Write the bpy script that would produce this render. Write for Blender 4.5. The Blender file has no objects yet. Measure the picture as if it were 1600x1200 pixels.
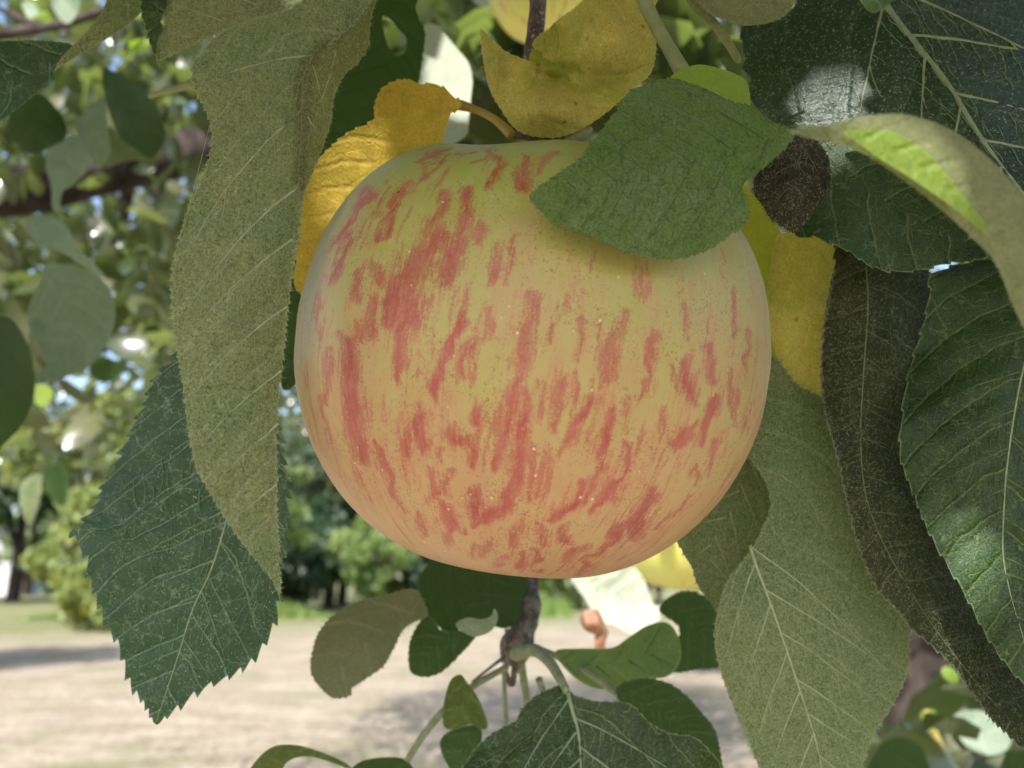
import bpy, math, random
import numpy as np
from mathutils import Vector, noise as mnoise
from mathutils.geometry import delaunay_2d_cdt
rng = np.random.default_rng(7)
random.seed(7)
S = bpy.context.scene
COL = S.collection

# ------------------------------------------------------------------ camera, sky, sun, exposure
PITCH = math.radians(12)
FPX = 800 / math.tan(math.radians(30))
CAM = np.array([0.0, 0.0, 1.5])
cd = bpy.data.cameras.new('camera')
cam = bpy.data.objects.new('camera', cd); COL.objects.link(cam); S.camera = cam
cam.location = CAM; cam.rotation_euler = (math.pi/2 + PITCH, 0, 0)
cd.sensor_width = 36; cd.lens = 18 / math.tan(math.radians(30))
cd.clip_start = 0.01; cd.clip_end = 2000
cd.dof.use_dof = True; cd.dof.focus_distance = 0.138
cd.dof.aperture_fstop = cd.lens / 1.35
SUN = np.array([-0.16, -0.70, 0.69]); SUN /= np.linalg.norm(SUN)
EL = math.asin(SUN[2]); AZ = math.atan2(SUN[0], SUN[1])
W = bpy.data.worlds.new('World'); S.world = W; W.use_nodes = True
nt = W.node_tree; sky = nt.nodes.new('ShaderNodeTexSky'); sky.sky_type = 'NISHITA'; sky.sun_disc = False
sky.sun_elevation = EL; sky.sun_rotation = AZ; sky.dust_density = 2.2; sky.air_density = 1.0; sky.ozone_density = 1.0
nt.links.new(sky.outputs[0], nt.nodes['Background'].inputs[0]); nt.nodes['Background'].inputs[1].default_value = 0.15
sl = bpy.data.lights.new('sun', 'SUN'); sl.energy = 4.2; sl.angle = math.radians(0.5); sl.color = (1, 0.965, 0.93)
so = bpy.data.objects.new('sun', sl); COL.objects.link(so)
so.rotation_euler = Vector(SUN).to_track_quat('Z', 'Y').to_euler(); so.location = (0, 0, 20)
S.view_settings.view_transform = 'Standard'; S.view_settings.look = 'None'
S.view_settings.exposure = 1.22; S.view_settings.gamma = 1
S.render.engine = 'CYCLES'
S.cycles.max_bounces = 8; S.cycles.transparent_max_bounces = 8; S.cycles.diffuse_bounces = 4
S.cycles.use_denoising = True

RX = np.array([1.0, 0, 0]); FW = np.array([0, math.cos(PITCH), math.sin(PITCH)]); UP = np.array([0, -math.sin(PITCH), math.cos(PITCH)])
def P(px, py, d):
    """point seen at photo pixel (px, py), d metres along the view axis"""
    px = np.asarray(px, float); py = np.asarray(py, float); d = np.asarray(d, float)
    return CAM + (RX * ((px - 800) / FPX)[..., None] + UP * ((600 - py) / FPX)[..., None] + FW) * d[..., None]
def proj(V):
    R = V - CAM; z = R @ FW
    zz = np.where(np.abs(z) < 1e-6, 1e-6, z)
    return 800 + FPX * (R @ RX) / zz, 600 - FPX * (R @ UP) / zz, z

# ------------------------------------------------------------------ helpers
def mesh(name, V, F, mat=None, uv=None, parent=None, smooth=True, loc=None, attrs=None):
    V = np.asarray(V, float)
    if loc is None: loc = V.mean(0)
    loc = np.asarray(loc, float)
    me = bpy.data.meshes.new(name)
    F = [tuple(int(i) for i in f) for f in F] if not isinstance(F, np.ndarray) else F
    if isinstance(F, np.ndarray):
        n, k = F.shape
        me.vertices.add(len(V)); me.vertices.foreach_set('co', (V - loc).astype(np.float32).ravel())
        me.loops.add(n * k); me.loops.foreach_set('vertex_index', F.astype(np.int32).ravel())
        me.polygons.add(n); me.polygons.foreach_set('loop_start', np.arange(0, n * k, k, dtype=np.int32))
        me.update(calc_edges=True); me.validate()
    else:
        me.from_pydata((V - loc).tolist(), [], F); me.update()
    if uv is not None:
        l = me.uv_layers.new(name='UVMap')
        vi = np.empty(len(me.loops), np.int32); me.loops.foreach_get('vertex_index', vi)
        l.data.foreach_set('uv', np.asarray(uv, np.float32)[vi].ravel())
    if attrs:
        for k, a in attrs.items():
            at = me.attributes.new(k, 'FLOAT', 'POINT'); at.data.foreach_set('value', np.asarray(a, np.float32))
    if smooth: me.polygons.foreach_set('use_smooth', [True] * len(me.polygons))
    if mat: me.materials.append(mat)
    o = bpy.data.objects.new(name, me); COL.objects.link(o)
    if parent is not None:
        o.parent = parent; o.location = Vector(loc) - parent.location
    else: o.location = Vector(loc)
    return o
def tag(o, label=None, cat=None, group=None, kind=None):
    if label: o['label'] = label
    if cat: o['category'] = cat
    if group: o['group'] = group
    if kind: o['kind'] = kind
    return o
def empty(name, loc, label, cat, group=None):
    o = bpy.data.objects.new(name, None); COL.objects.link(o); o.location = Vector(loc); o.empty_display_size = 0.01
    return tag(o, label, cat, group)

def spline(pts, n=8, closed=False):
    p = np.asarray(pts, float); m = len(p); out = []
    rngi = range(m) if closed else range(m - 1)
    for i in rngi:
        if closed: a, b, c, d = p[(i-1) % m], p[i], p[(i+1) % m], p[(i+2) % m]
        else: a, b, c, d = p[max(i-1, 0)], p[i], p[i+1], p[min(i+2, m-1)]
        for t in np.linspace(0, 1, n, endpoint=False):
            out.append(0.5 * ((2*b) + (-a+c)*t + (2*a-5*b+4*c-d)*t*t + (-a+3*b-3*c+d)*t**3))
    if not closed: out.append(p[-1])
    return np.array(out)

def tube(name, pts, radii, mat, parent=None, sides=10, n=6, bump=0.0, seed=0, loc=None):
    """pts: world points; radii in metres"""
    P3 = spline([list(p) + [r] for p, r in zip(pts, radii)], n)
    C, R = P3[:, :3], P3[:, 3]
    T = np.gradient(C, axis=0); T /= np.linalg.norm(T, axis=1)[:, None] + 1e-12
    ref = np.array([0.13, -1.0, 0.21]); V = []; uv = []
    L = np.r_[0, np.cumsum(np.linalg.norm(np.diff(C, axis=0), axis=1))]
    r0 = np.random.default_rng(seed); ph = r0.uniform(0, 6, 4)
    for i in range(len(C)):
        a = np.cross(T[i], ref); a /= np.linalg.norm(a) + 1e-12; b = np.cross(T[i], a)
        for k in range(sides):
            t = 2*math.pi*k/sides
            rr = R[i] * (1 + bump*(math.sin(3*t+ph[0]+L[i]/R.max()*1.3) + math.sin(5*t+ph[1]) * .5 + math.sin(L[i]/R.max()*2.1+ph[2])))
            V.append(C[i] + rr*(a*math.cos(t) + b*math.sin(t))); uv.append((k/sides, L[i]))
    F = []
    for i in range(len(C)-1):
        for k in range(sides):
            F.append((i*sides+k, i*sides+(k+1) % sides, (i+1)*sides+(k+1) % sides, (i+1)*sides+k))
    F.append(tuple(range(sides))[::-1]); F.append(tuple((len(C)-1)*sides+k for k in range(sides)))
    return mesh(name, V, F, mat, uv, parent, loc=loc)
def ptube(name, pts, mat, parent=None, **kw):
    """pts: (px, py, depth, width in px)"""
    W3 = [P(a, b, c) for a, b, c, w in pts]; R = [w/2/FPX*c for a, b, c, w in pts]
    return tube(name, W3, R, mat, parent, **kw)

# ------------------------------------------------------------------ node helpers
class NT:
    def __init__(s, name):
        s.m = bpy.data.materials.new(name); s.m.use_nodes = True; s.t = s.m.node_tree
        s.t.nodes.clear(); s.out = s.t.nodes.new('ShaderNodeOutputMaterial')
    def n(s, typ, **kw):
        nd = s.t.nodes.new(typ)
        for k, v in kw.items():
            if k.startswith('_'): nd.inputs[k[1:]].default_value = v
            else: setattr(nd, k, v)
        return nd
    def l(s, a, b): s.t.links.new(a, b)
    def put(s, sock, v):
        if hasattr(v, 'is_linked') or isinstance(v, bpy.types.NodeSocket): s.l(v, sock)
        else: sock.default_value = v
    def math(s, op, a, b=None, c=None, clamp=False):
        nd = s.t.nodes.new('ShaderNodeMath'); nd.operation = op; nd.use_clamp = clamp
        s.put(nd.inputs[0], a)
        if b is not None: s.put(nd.inputs[1], b)
        if c is not None: s.put(nd.inputs[2], c)
        return nd.outputs[0]
    def smooth(s, v, a, b, lo=0.0, hi=1.0):
        nd = s.t.nodes.new('ShaderNodeMapRange'); nd.interpolation_type = 'SMOOTHSTEP'
        s.put(nd.inputs['Value'], v); nd.inputs['From Min'].default_value = a; nd.inputs['From Max'].default_value = b
        nd.inputs['To Min'].default_value = lo; nd.inputs['To Max'].default_value = hi
        return nd.outputs[0]
    def mix(s, f, a, b, typ='MIX'):
        nd = s.t.nodes.new('ShaderNodeMix'); nd.data_type = 'RGBA'; nd.blend_type = typ
        s.put(nd.inputs[0], f)
        for sock, v in ((nd.inputs[6], a), (nd.inputs[7], b)):
            if isinstance(v, (tuple, list)): sock.default_value = (*v[:3], 1)
            else: s.l(v, sock)
        return nd.outputs[2]
    def noise(s, vec, scale, detail=3, rough=0.55, dist=0.0):
        nd = s.n('ShaderNodeTexNoise'); nd.inputs['Scale'].default_value = scale; nd.inputs['Detail'].default_value = detail
        nd.inputs['Roughness'].default_value = rough; nd.inputs['Distortion'].default_value = dist
        if vec is not None: s.l(vec, nd.inputs['Vector'])
        return nd.outputs[0]
    def mapping(s, vec, scale, loc=(0, 0, 0), rot=(0, 0, 0)):
        nd = s.n('ShaderNodeMapping'); s.l(vec, nd.inputs[0]); nd.inputs['Scale'].default_value = scale
        nd.inputs['Location'].default_value = loc; nd.inputs['Rotation'].default_value = rot
        return nd.outputs[0]

def leaf_mat(name, a, b, vein, trans, spacing=0.5, slope=0.75, vstr=0.6, tert=0.35, rough=0.5, spec=0.35, felt=0.25,
             sheen=0.0, tw=0.3, speck=0.0, speck_col=(.75, .8, .7), vw=0.035, spots=0.0, bumpv=1.0, feltscale=2600, seed=0.0, hairs=0.0, rim=0.25, bd=.0004):
    """a, b: blade colours; vein: colour of the side veins; trans: colour of transmitted light"""
    t = NT(name); tc = t.n('ShaderNodeTexCoord'); uv = tc.outputs['UV']; ob = tc.outputs['Object']
    sp = t.n('ShaderNodeSeparateXYZ'); t.l(uv, sp.inputs[0]); u, v = sp.outputs[0], sp.outputs[1]
    av = t.math('ABSOLUTE', v); sg = t.math('SIGN', v)
    wob = t.noise(uv, 2.2, 2); wob = t.math('MULTIPLY', t.math('SUBTRACT', wob, .5), 0.5*min(1, .45/spacing))
    curve = t.math('MULTIPLY', t.math('MULTIPLY', av, av), 0.22)
    ph = t.math('SUBTRACT', t.math('DIVIDE', u, spacing), t.math('DIVIDE', t.math('ADD', t.math('MULTIPLY', av, slope), curve), spacing))
    ph = t.math('ADD', ph, t.math('ADD', t.math('MULTIPLY', sg, 0.21), t.math('ADD', wob, seed)))
    fr = t.math('ABSOLUTE', t.math('SUBTRACT', t.math('FRACT', ph), 0.5))
    dist = t.math('MULTIPLY', fr, spacing)                       # in uv units (100 photo px)
    sec = t.smooth(dist, vw * 0.25, vw, 1.0, 0.0)
    # fade side veins near margin
    wide = t.smooth(dist, 0.0, vw * 3.2, 1.0, 0.0)
    # net veins
    wv = t.n('ShaderNodeVectorMath', operation='ADD'); t.l(uv, wv.inputs[0])
    nz = t.n('ShaderNodeTexNoise'); nz.inputs['Scale'].default_value = 5; t.l(uv, nz.inputs['Vector'])
    sc = t.n('ShaderNodeVectorMath', operation='SCALE'); t.l(nz.outputs['Color'], sc.inputs[0]); sc.inputs['Scale'].default_value = 0.22
    t.l(sc.outputs[0], wv.inputs[1])
    vo = t.n('ShaderNodeTexVoronoi', feature='DISTANCE_TO_EDGE'); vo.inputs['Scale'].default_value = 4.6
    t.l(t.mapping(wv.outputs[0], (1.0, 0.62, 1)), vo.inputs['Vector'])
    net = t.smooth(vo.outputs[0], 0.012, 0.05, 1.0, 0.0)
    vo2 = t.n('ShaderNodeTexVoronoi', feature='DISTANCE_TO_EDGE'); vo2.inputs['Scale'].default_value = 13
    t.l(wv.outputs[0], vo2.inputs['Vector'])
    net2 = t.smooth(vo2.outputs[0], 0.01, 0.09, 1.0, 0.0)
    brk = t.smooth(t.noise(uv, 3.1, 2), .38, .62)
    veins = t.math('MAXIMUM', t.math('MULTIPLY', sec, vstr), t.math('MULTIPLY', t.math('MULTIPLY', net, brk), tert))
    veins = t.math('MAXIMUM', veins, t.math('MULTIPLY', t.math('MULTIPLY', net2, brk), tert * 0.35))
    f1 = t.noise(ob, feltscale, 3, .65); f2 = t.noise(ob, 420, 3, .6); big = t.noise(ob, 45, 4, .6)
    wisp = t.noise(t.mapping(ob, (1600, 300, 700), rot=(.4, .5, .8)), 1, 3, .6, 1.2)
    base = t.mix(t.smooth(t.math('ADD', big, t.math('MULTIPLY', t.math('SUBTRACT', f2, .5), .5)), .3, .7), a, b)
    if spots:
        vs = t.n('ShaderNodeTexVoronoi'); vs.inputs['Scale'].default_value = 260; t.l(ob, vs.inputs['Vector'])
        sm = t.math('MULTIPLY', t.smooth(vs.outputs[0], .05, .16, 1, 0), t.smooth(t.noise(ob, 130, 2), .5, .62))
        base = t.mix(t.math('MULTIPLY', sm, spots), base, (.10, .05, .01))
    col = t.mix(veins, base, vein)
    gr = t.math('ADD', t.math('MULTIPLY', t.math('SUBTRACT', f1, .5), felt * 5.5), 1.0)
    gr = t.math('ADD', gr, t.math('MULTIPLY', t.math('SUBTRACT', wisp, .5), felt * 2.5))
    cmb = t.n('ShaderNodeCombineXYZ')
    for i in range(3): t.l(gr, cmb.inputs[i])
    col = t.mix(1.0, col, cmb.outputs[0], 'MULTIPLY')
    if speck:
        # fine scattered pale hairs / dust
        s1 = t.noise(t.mapping(ob, (900, 2600, 1500), rot=(.3, .7, .2)), 1, 2, .7, .6)
        s2 = t.noise(ob, 190, 2)
        sk = t.math('MULTIPLY', t.smooth(s1, .62, .72), t.smooth(s2, .45, .65))
        col = t.mix(t.math('MULTIPLY', sk, speck), col, speck_col)
    if hairs:
        s1 = t.noise(t.mapping(ob, (3200, 420, 900), rot=(.2, .3, .5)), 1, 1, .5, 1.0)
        s2 = t.noise(t.mapping(ob, (500, 3000, 2500), rot=(.1, .9, -.6)), 1, 1, .5, 1.0)
        sk = t.math('MAXIMUM', t.smooth(s1, .66, .74), t.smooth(s2, .66, .74))
        col = t.mix(t.math('MULTIPLY', sk, hairs), col, speck_col)
    rm = t.smooth(t.n('ShaderNodeAttribute', attribute_name='rim').outputs['Fac'], .55, .95)
    col = t.mix(t.math('MULTIPLY', rm, rim), col, tuple(min(1, x*1.15) for x in vein))
    h = t.math('ADD', t.math('MULTIPLY', wide, -0.55 * bumpv), t.math('MULTIPLY', net, -0.25 * bumpv))
    h = t.math('ADD', h, t.math('ADD', t.math('MULTIPLY', f1, 0.25 + felt), t.math('MULTIPLY', f2, .45)))
    bp = t.n('ShaderNodeBump'); bp.inputs['Strength'].default_value = 0.8; bp.inputs['Distance'].default_value = bd
    t.l(h, bp.inputs['Height'])
    pb = t.n('ShaderNodeBsdfPrincipled'); t.l(col, pb.inputs['Base Color'])
    rr = t.math('ADD', rough - .08, t.math('MULTIPLY', f2, .16)); t.l(rr, pb.inputs['Roughness'])
    pb.inputs['Specular IOR Level'].default_value = spec
    pb.inputs['Sheen Weight'].default_value = sheen; pb.inputs['Sheen Roughness'].default_value = .4
    t.l(bp.outputs[0], pb.inputs['Normal'])
    tr = t.n('ShaderNodeBsdfTranslucent'); t.l(t.mix(t.math('MULTIPLY', veins, .6), trans, tuple(c*.55 for c in trans)), tr.inputs[0]); t.l(bp.outputs[0], tr.inputs['Normal'])
    mx = t.n('ShaderNodeMixShader'); mx.inputs[0].default_value = tw
    t.l(pb.outputs[0], mx.inputs[1]); t.l(tr.outputs[0], mx.inputs[2]); t.l(mx.outputs[0], t.out.inputs[0])
    return t.m

def plain_mat(name, a, b, scale=200, rough=.6, spec=.3, bump=.3, bd=.0003, trans=None, tw=.2, stretch=(1, 1, 1), c=None):
    t = NT(name); tc = t.n('ShaderNodeTexCoord'); ob = t.mapping(tc.outputs['Object'], stretch)
    n1 = t.noise(ob, scale, 5, .65); col = t.mix(t.smooth(n1, .35, .65), a, b)
    if c: col = t.mix(t.smooth(t.noise(ob, scale*2.7, 2), .6, .68), col, c)
    bp = t.n('ShaderNodeBump'); bp.inputs['Strength'].default_value = bump; bp.inputs['Distance'].default_value = bd; t.l(n1, bp.inputs['Height'])
    pb = t.n('ShaderNodeBsdfPrincipled'); t.l(col, pb.inputs['Base Color']); pb.inputs['Roughness'].default_value = rough
    pb.inputs['Specular IOR Level'].default_value = spec; t.l(bp.outputs[0], pb.inputs['Normal'])
    if trans:
        tr = t.n('ShaderNodeBsdfTranslucent'); tr.inputs[0].default_value = (*trans, 1)
        mx = t.n('ShaderNodeMixShader'); mx.inputs[0].default_value = tw
        t.l(pb.outputs[0], mx.inputs[1]); t.l(tr.outputs[0], mx.inputs[2]); t.l(mx.outputs[0], t.out.inputs[0])
    else: t.l(pb.outputs[0], t.out.inputs[0])
    return t.m

def crown_mat(name, cols, trans, tw=.35, rough=.45, spec=.4):
    t = NT(name); at = t.n('ShaderNodeAttribute', attribute_name='rnd')
    cr = t.n('ShaderNodeValToRGB'); cr.color_ramp.interpolation = 'LINEAR'
    e = cr.color_ramp.elements; e[0].position = 0; e[0].color = (*cols[0], 1); e[1].position = 1; e[1].color = (*cols[-1], 1)
    for i, c in enumerate(cols[1:-1]): x = e.new((i+1)/(len(cols)-1)); x.color = (*c, 1)
    t.l(at.outputs['Fac'], cr.inputs[0])
    pb = t.n('ShaderNodeBsdfPrincipled'); t.l(cr.outputs[0], pb.inputs['Base Color']); pb.inputs['Roughness'].default_value = rough
    pb.inputs['Specular IOR Level'].default_value = spec
    tr = t.n('ShaderNodeBsdfTranslucent'); tr.inputs[0].default_value = (*trans, 1)
    mx = t.n('ShaderNodeMixShader'); mx.inputs[0].default_value = tw
    t.l(pb.outputs[0], mx.inputs[1]); t.l(tr.outputs[0], mx.inputs[2]); t.l(mx.outputs[0], t.out.inputs[0])
    return t.m

# ------------------------------------------------------------------ leaf builder
def inside(poly, X, Y):
    c = np.zeros(X.shape, bool); n = len(poly); j = n-1
    for i in range(n):
        xi, yi = poly[i]; xj, yj = poly[j]
        k = ((yi > Y) != (yj > Y)) & (X < (xj-xi)*(Y-yi)/((yj-yi) if yj != yi else 1e-9)+xi)
        c ^= k; j = i
    return c

def blade(name, outline, mid, D, g=(0, 0), fold=0.0, cup=0.0, wave=0.0, wf=3.0, teeth=(0, 14), mat=None, h=7, parent=None,
          zf=None, holes=(), sharp=False, quilt=0.0, spacing=.5, slope=.75, fringe=0, fringe_mat=None, seed=1, round_tip=True, fuzz=0, fuzz_mat=None, fuzz_len=6):
    r = np.random.default_rng(seed)
    ol = np.asarray(outline, float) if sharp else spline(outline, 10, True)
    # resample evenly
    step = max(1.6, min(3.0, teeth[1]/6 if teeth[0] else 3.0)) if h < 12 else 4.0
    cl = np.vstack([ol, ol[:1]]); sg = np.linalg.norm(np.diff(cl, axis=0), axis=1); L = np.r_[0, np.cumsum(sg)]
    n = max(24, int(L[-1]/step)); tt = np.linspace(0, L[-1], n, endpoint=False)
    ol = np.stack([np.interp(tt, L, cl[:, 0]), np.interp(tt, L, cl[:, 1])], 1)
    M = spline(mid, 12); ML = np.r_[0, np.cumsum(np.linalg.norm(np.diff(M, axis=0), axis=1))]
    def uvof(Q):
        d = np.full(len(Q), 1e9); uu = np.zeros(len(Q)); vv = np.zeros(len(Q))
        for i in range(len(M)-1):
            a, b = M[i], M[i+1]; ab = b-a; ll = (ab@ab) + 1e-9
            tq = ((Q-a)@ab)/ll
            tq = np.clip(tq, -6 if i == 0 else 0, 6 if i == len(M)-2 else 1)
            pr = a + tq[:, None]*ab; dd = np.linalg.norm(Q-pr, axis=1); m = dd < d
            cr = ab[0]*(Q[:, 1]-a[1]) - ab[1]*(Q[:, 0]-a[0])
            d[m] = dd[m]; uu[m] = (ML[i]+tq*math.sqrt(ll))[m]; vv[m] = (np.sign(cr)*dd)[m]
        return uu/100, vv/100
    if teeth[0]:
        area = 0.5*np.sum(ol[:, 0]*np.roll(ol[:, 1], -1) - np.roll(ol[:, 0], -1)*ol[:, 1])
        tg = np.roll(ol, -2, 0) - np.roll(ol, 2, 0); tg /= np.linalg.norm(tg, axis=1)[:, None] + 1e-9
        nr = np.stack([tg[:, 1], -tg[:, 0]], 1) * (1 if area > 0 else -1)
        uu, _ = uvof(ol); fwd = np.sign(np.convolve(np.r_[uu[-6:], uu, uu[:6]], np.r_[np.ones(6), 0, -np.ones(6)], 'valid')[:n]); fwd[fwd == 0] = 1
        # irregular tooth phase
        wl = teeth[1] * (1 + 0.28*np.sin(tt/teeth[1]*.9 + r.uniform(0, 6)) + 0.18*np.sin(tt/teeth[1]*.37+r.uniform(0, 6)))
        ph = np.cumsum(step/wl); f = ph % 1.0
        saw = np.where(fwd > 0, f**1.3, (1-f)**1.3)
        amp = teeth[0]*(0.75 + .5*np.abs(np.sin(ph.astype(int)*2.3+seed)))
        near_tip = np.clip(np.linalg.norm(ol-M[-1], axis=1)/25, 0, 1)
        ol = ol + nr*((saw-.4)*amp*near_tip)[:, None]
        ol = ol + tg*(fwd*saw*amp*.5*near_tip)[:, None]
    x0, y0 = ol.min(0); x1, y1 = ol.max(0)
    xs = np.arange(x0, x1, h); ys = np.arange(y0, y1, h*.87)
    X, Y = np.meshgrid(xs, ys); X = X + (np.arange(len(ys)) % 2)[:, None]*h/2
    X = X + r.uniform(-.15, .15, X.shape)*h; Y = Y + r.uniform(-.15, .15, Y.shape)*h
    X, Y = X.ravel(), Y.ravel(); k = inside(ol, X, Y)
    for hp in holes: k &= ~inside(np.asarray(hp, float), X, Y)
    X, Y = X[k], Y[k]
    # keep away from outline
    keep = np.ones(len(X), bool)
    for i in range(0, len(X), 4000):
        dd = ((X[i:i+4000, None]-ol[None, :, 0])**2 + (Y[i:i+4000, None]-ol[None, :, 1])**2).min(1)
        keep[i:i+4000] = dd > (h*.45)**2
    pts = [Vector(p) for p in ol] ; ed = [(i, (i+1) % len(ol)) for i in range(len(ol))]
    for hp in holes:
        hs = spline(hp, 5, True); b = len(pts); pts += [Vector(p) for p in hs]; ed += [(b+i, b+(i+1) % len(hs)) for i in range(len(hs))]
    pts += [Vector((a, b)) for a, b in zip(X[keep], Y[keep])]
    vo, eo, fo, *_ = delaunay_2d_cdt(pts, ed, [], 1, 1e-4)
    Q = np.array([(v.x, v.y) for v in vo]); F = np.array([list(f) for f in fo if len(f) == 3])
    if len(holes):
        c = Q[F].mean(1); k = np.ones(len(F), bool)
        for hp in holes: k &= ~inside(np.asarray(hp, float), c[:, 0], c[:, 1])
        F = F[k]
    u, v = uvof(Q); cx, cy = M[len(M)//2]
    vm = max(np.percentile(np.abs(v), 97), .1)
    Z = D + (g[0]*(Q[:, 0]-cx) + g[1]*(Q[:, 1]-cy))/100*.001
    Z = Z + fold*.001*np.abs(v) + cup*.001*(v/vm)**2
    Z = Z + wave*.001*np.sin(u*wf + 1.7*np.sign(v) + seed)*np.clip(np.abs(v)/vm, 0, 1.3)**2
    Z = Z + .0004*wave*np.sin(Q[:, 0]*.021+Q[:, 1]*.013+seed)
    if quilt:
        ph = (u - np.abs(v)*slope - .1*v*v)/spacing + .21*np.sign(v)
        Z = Z - quilt*.001*np.abs(np.cos(math.pi*ph))*np.clip(np.abs(v)*4, 0, 1)
    if zf: Z = Z + zf(Q[:, 0], Q[:, 1])*.001
    V = P(Q[:, 0], Q[:, 1], Z); UV = np.stack([u, v], 1)
    # consistent orientation towards the camera
    a, b, c = V[F[:, 0]], V[F[:, 1]], V[F[:, 2]]
    nn = np.cross(b-a, c-a); fl = np.einsum('ij,ij->i', nn, CAM-a) < 0; F[fl] = F[fl][:, ::-1]
    eg = np.sort(np.vstack([F[:, [0, 1]], F[:, [1, 2]], F[:, [2, 0]]]), 1); ue, ct = np.unique(eg, axis=0, return_counts=True)
    rim = np.zeros(len(V)); rim[ue[ct == 1].ravel()] = 1
    nF0 = len(F)
    if fringe:
        nb = len(ol); idx = np.arange(nb); nV, nF, nU = [], [], []
        sel = r.choice(nb, size=min(fringe, nb*3), replace=True); base = len(V)
        dm = ((Q[None, :, 0]-ol[sel][:, None, 0])**2+(Q[None, :, 1]-ol[sel][:, None, 1])**2).argmin(1)
        tg = np.roll(ol, -2, 0) - np.roll(ol, 2, 0); tg /= np.linalg.norm(tg, axis=1)[:, None]+1e-9
        area = 0.5*np.sum(ol[:, 0]*np.roll(ol[:, 1], -1) - np.roll(ol[:, 0], -1)*ol[:, 1])
        nr = np.stack([tg[:, 1], -tg[:, 0]], 1)*(1 if area > 0 else -1)
        for s_, q in zip(sel, dm):
            o0 = ol[s_] + tg[s_]*r.uniform(-2, 2); ang = r.normal(0, .6); dr = nr[s_]*math.cos(ang)+tg[s_]*math.sin(ang)
            ln = r.uniform(3, 9); pe = np.array([-dr[1], dr[0]]); w = .45
            q3 = np.array([o0-dr*1.5+pe*w, o0-dr*1.5-pe*w, o0+dr*ln+pe*ln*r.normal(0, .15)])
            z = Z[q] + r.normal(0, .0003); nV.append(P(q3[:, 0], q3[:, 1], np.full(3, z))); nU.append(np.repeat(UV[q:q+1], 3, 0))
            nF.append([base, base+1, base+2]); base += 3
        V = np.vstack([V]+nV); UV = np.vstack([UV]+nU); F = np.vstack([F, nF])
    nF1 = len(F)
    if fuzz:      # short felt hairs standing on the blade
        k = r.integers(0, nF0, fuzz); w = r.dirichlet((1, 1, 1), fuzz); tri = V[F[k]]
        c = np.einsum('ij,ijk->ik', w, tri); nrm = np.cross(tri[:, 1]-tri[:, 0], tri[:, 2]-tri[:, 0]); nrm /= np.linalg.norm(nrm, axis=1)[:, None]+1e-15
        dr = r.normal(0, 1, (fuzz, 3)); dr -= np.einsum('ij,ij->i', dr, nrm)[:, None]*nrm; dr /= np.linalg.norm(dr, axis=1)[:, None]
        dr = dr + nrm*r.uniform(.05, .6, fuzz)[:, None]; sd = np.cross(dr, nrm); pxs = (D/FPX); ln = r.uniform(.5, 1.2, fuzz)[:, None]*fuzz_len*pxs
        V3 = np.stack([c+nrm*pxs*.3+sd*pxs*.42, c+nrm*pxs*.3-sd*pxs*.42, c+dr*ln], 1).reshape(-1, 3)
        F = np.vstack([F, len(V)+np.arange(fuzz*3).reshape(-1, 3)]); UV = np.vstack([UV, np.repeat(np.einsum('ij,ijk->ik', w, UV[F[k]]), 3, 0)]); V = np.vstack([V, V3])
    rim = np.r_[rim, np.zeros(len(V)-len(rim))]
    o = mesh(name, V, F, mat, UV, parent, loc=None if parent else V.mean(0), attrs={'rim': rim})
    if fuzz and fuzz_mat:
        o.data.materials.append(fuzz_mat); mi = np.zeros(len(F), np.int32); mi[nF1:] = 1; o.data.polygons.foreach_set('material_index', mi)
    zfun = lambda x, y: Z[((Q[:, 0]-x)**2+(Q[:, 1]-y)**2).argmin()]
    return o, zfun

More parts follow.
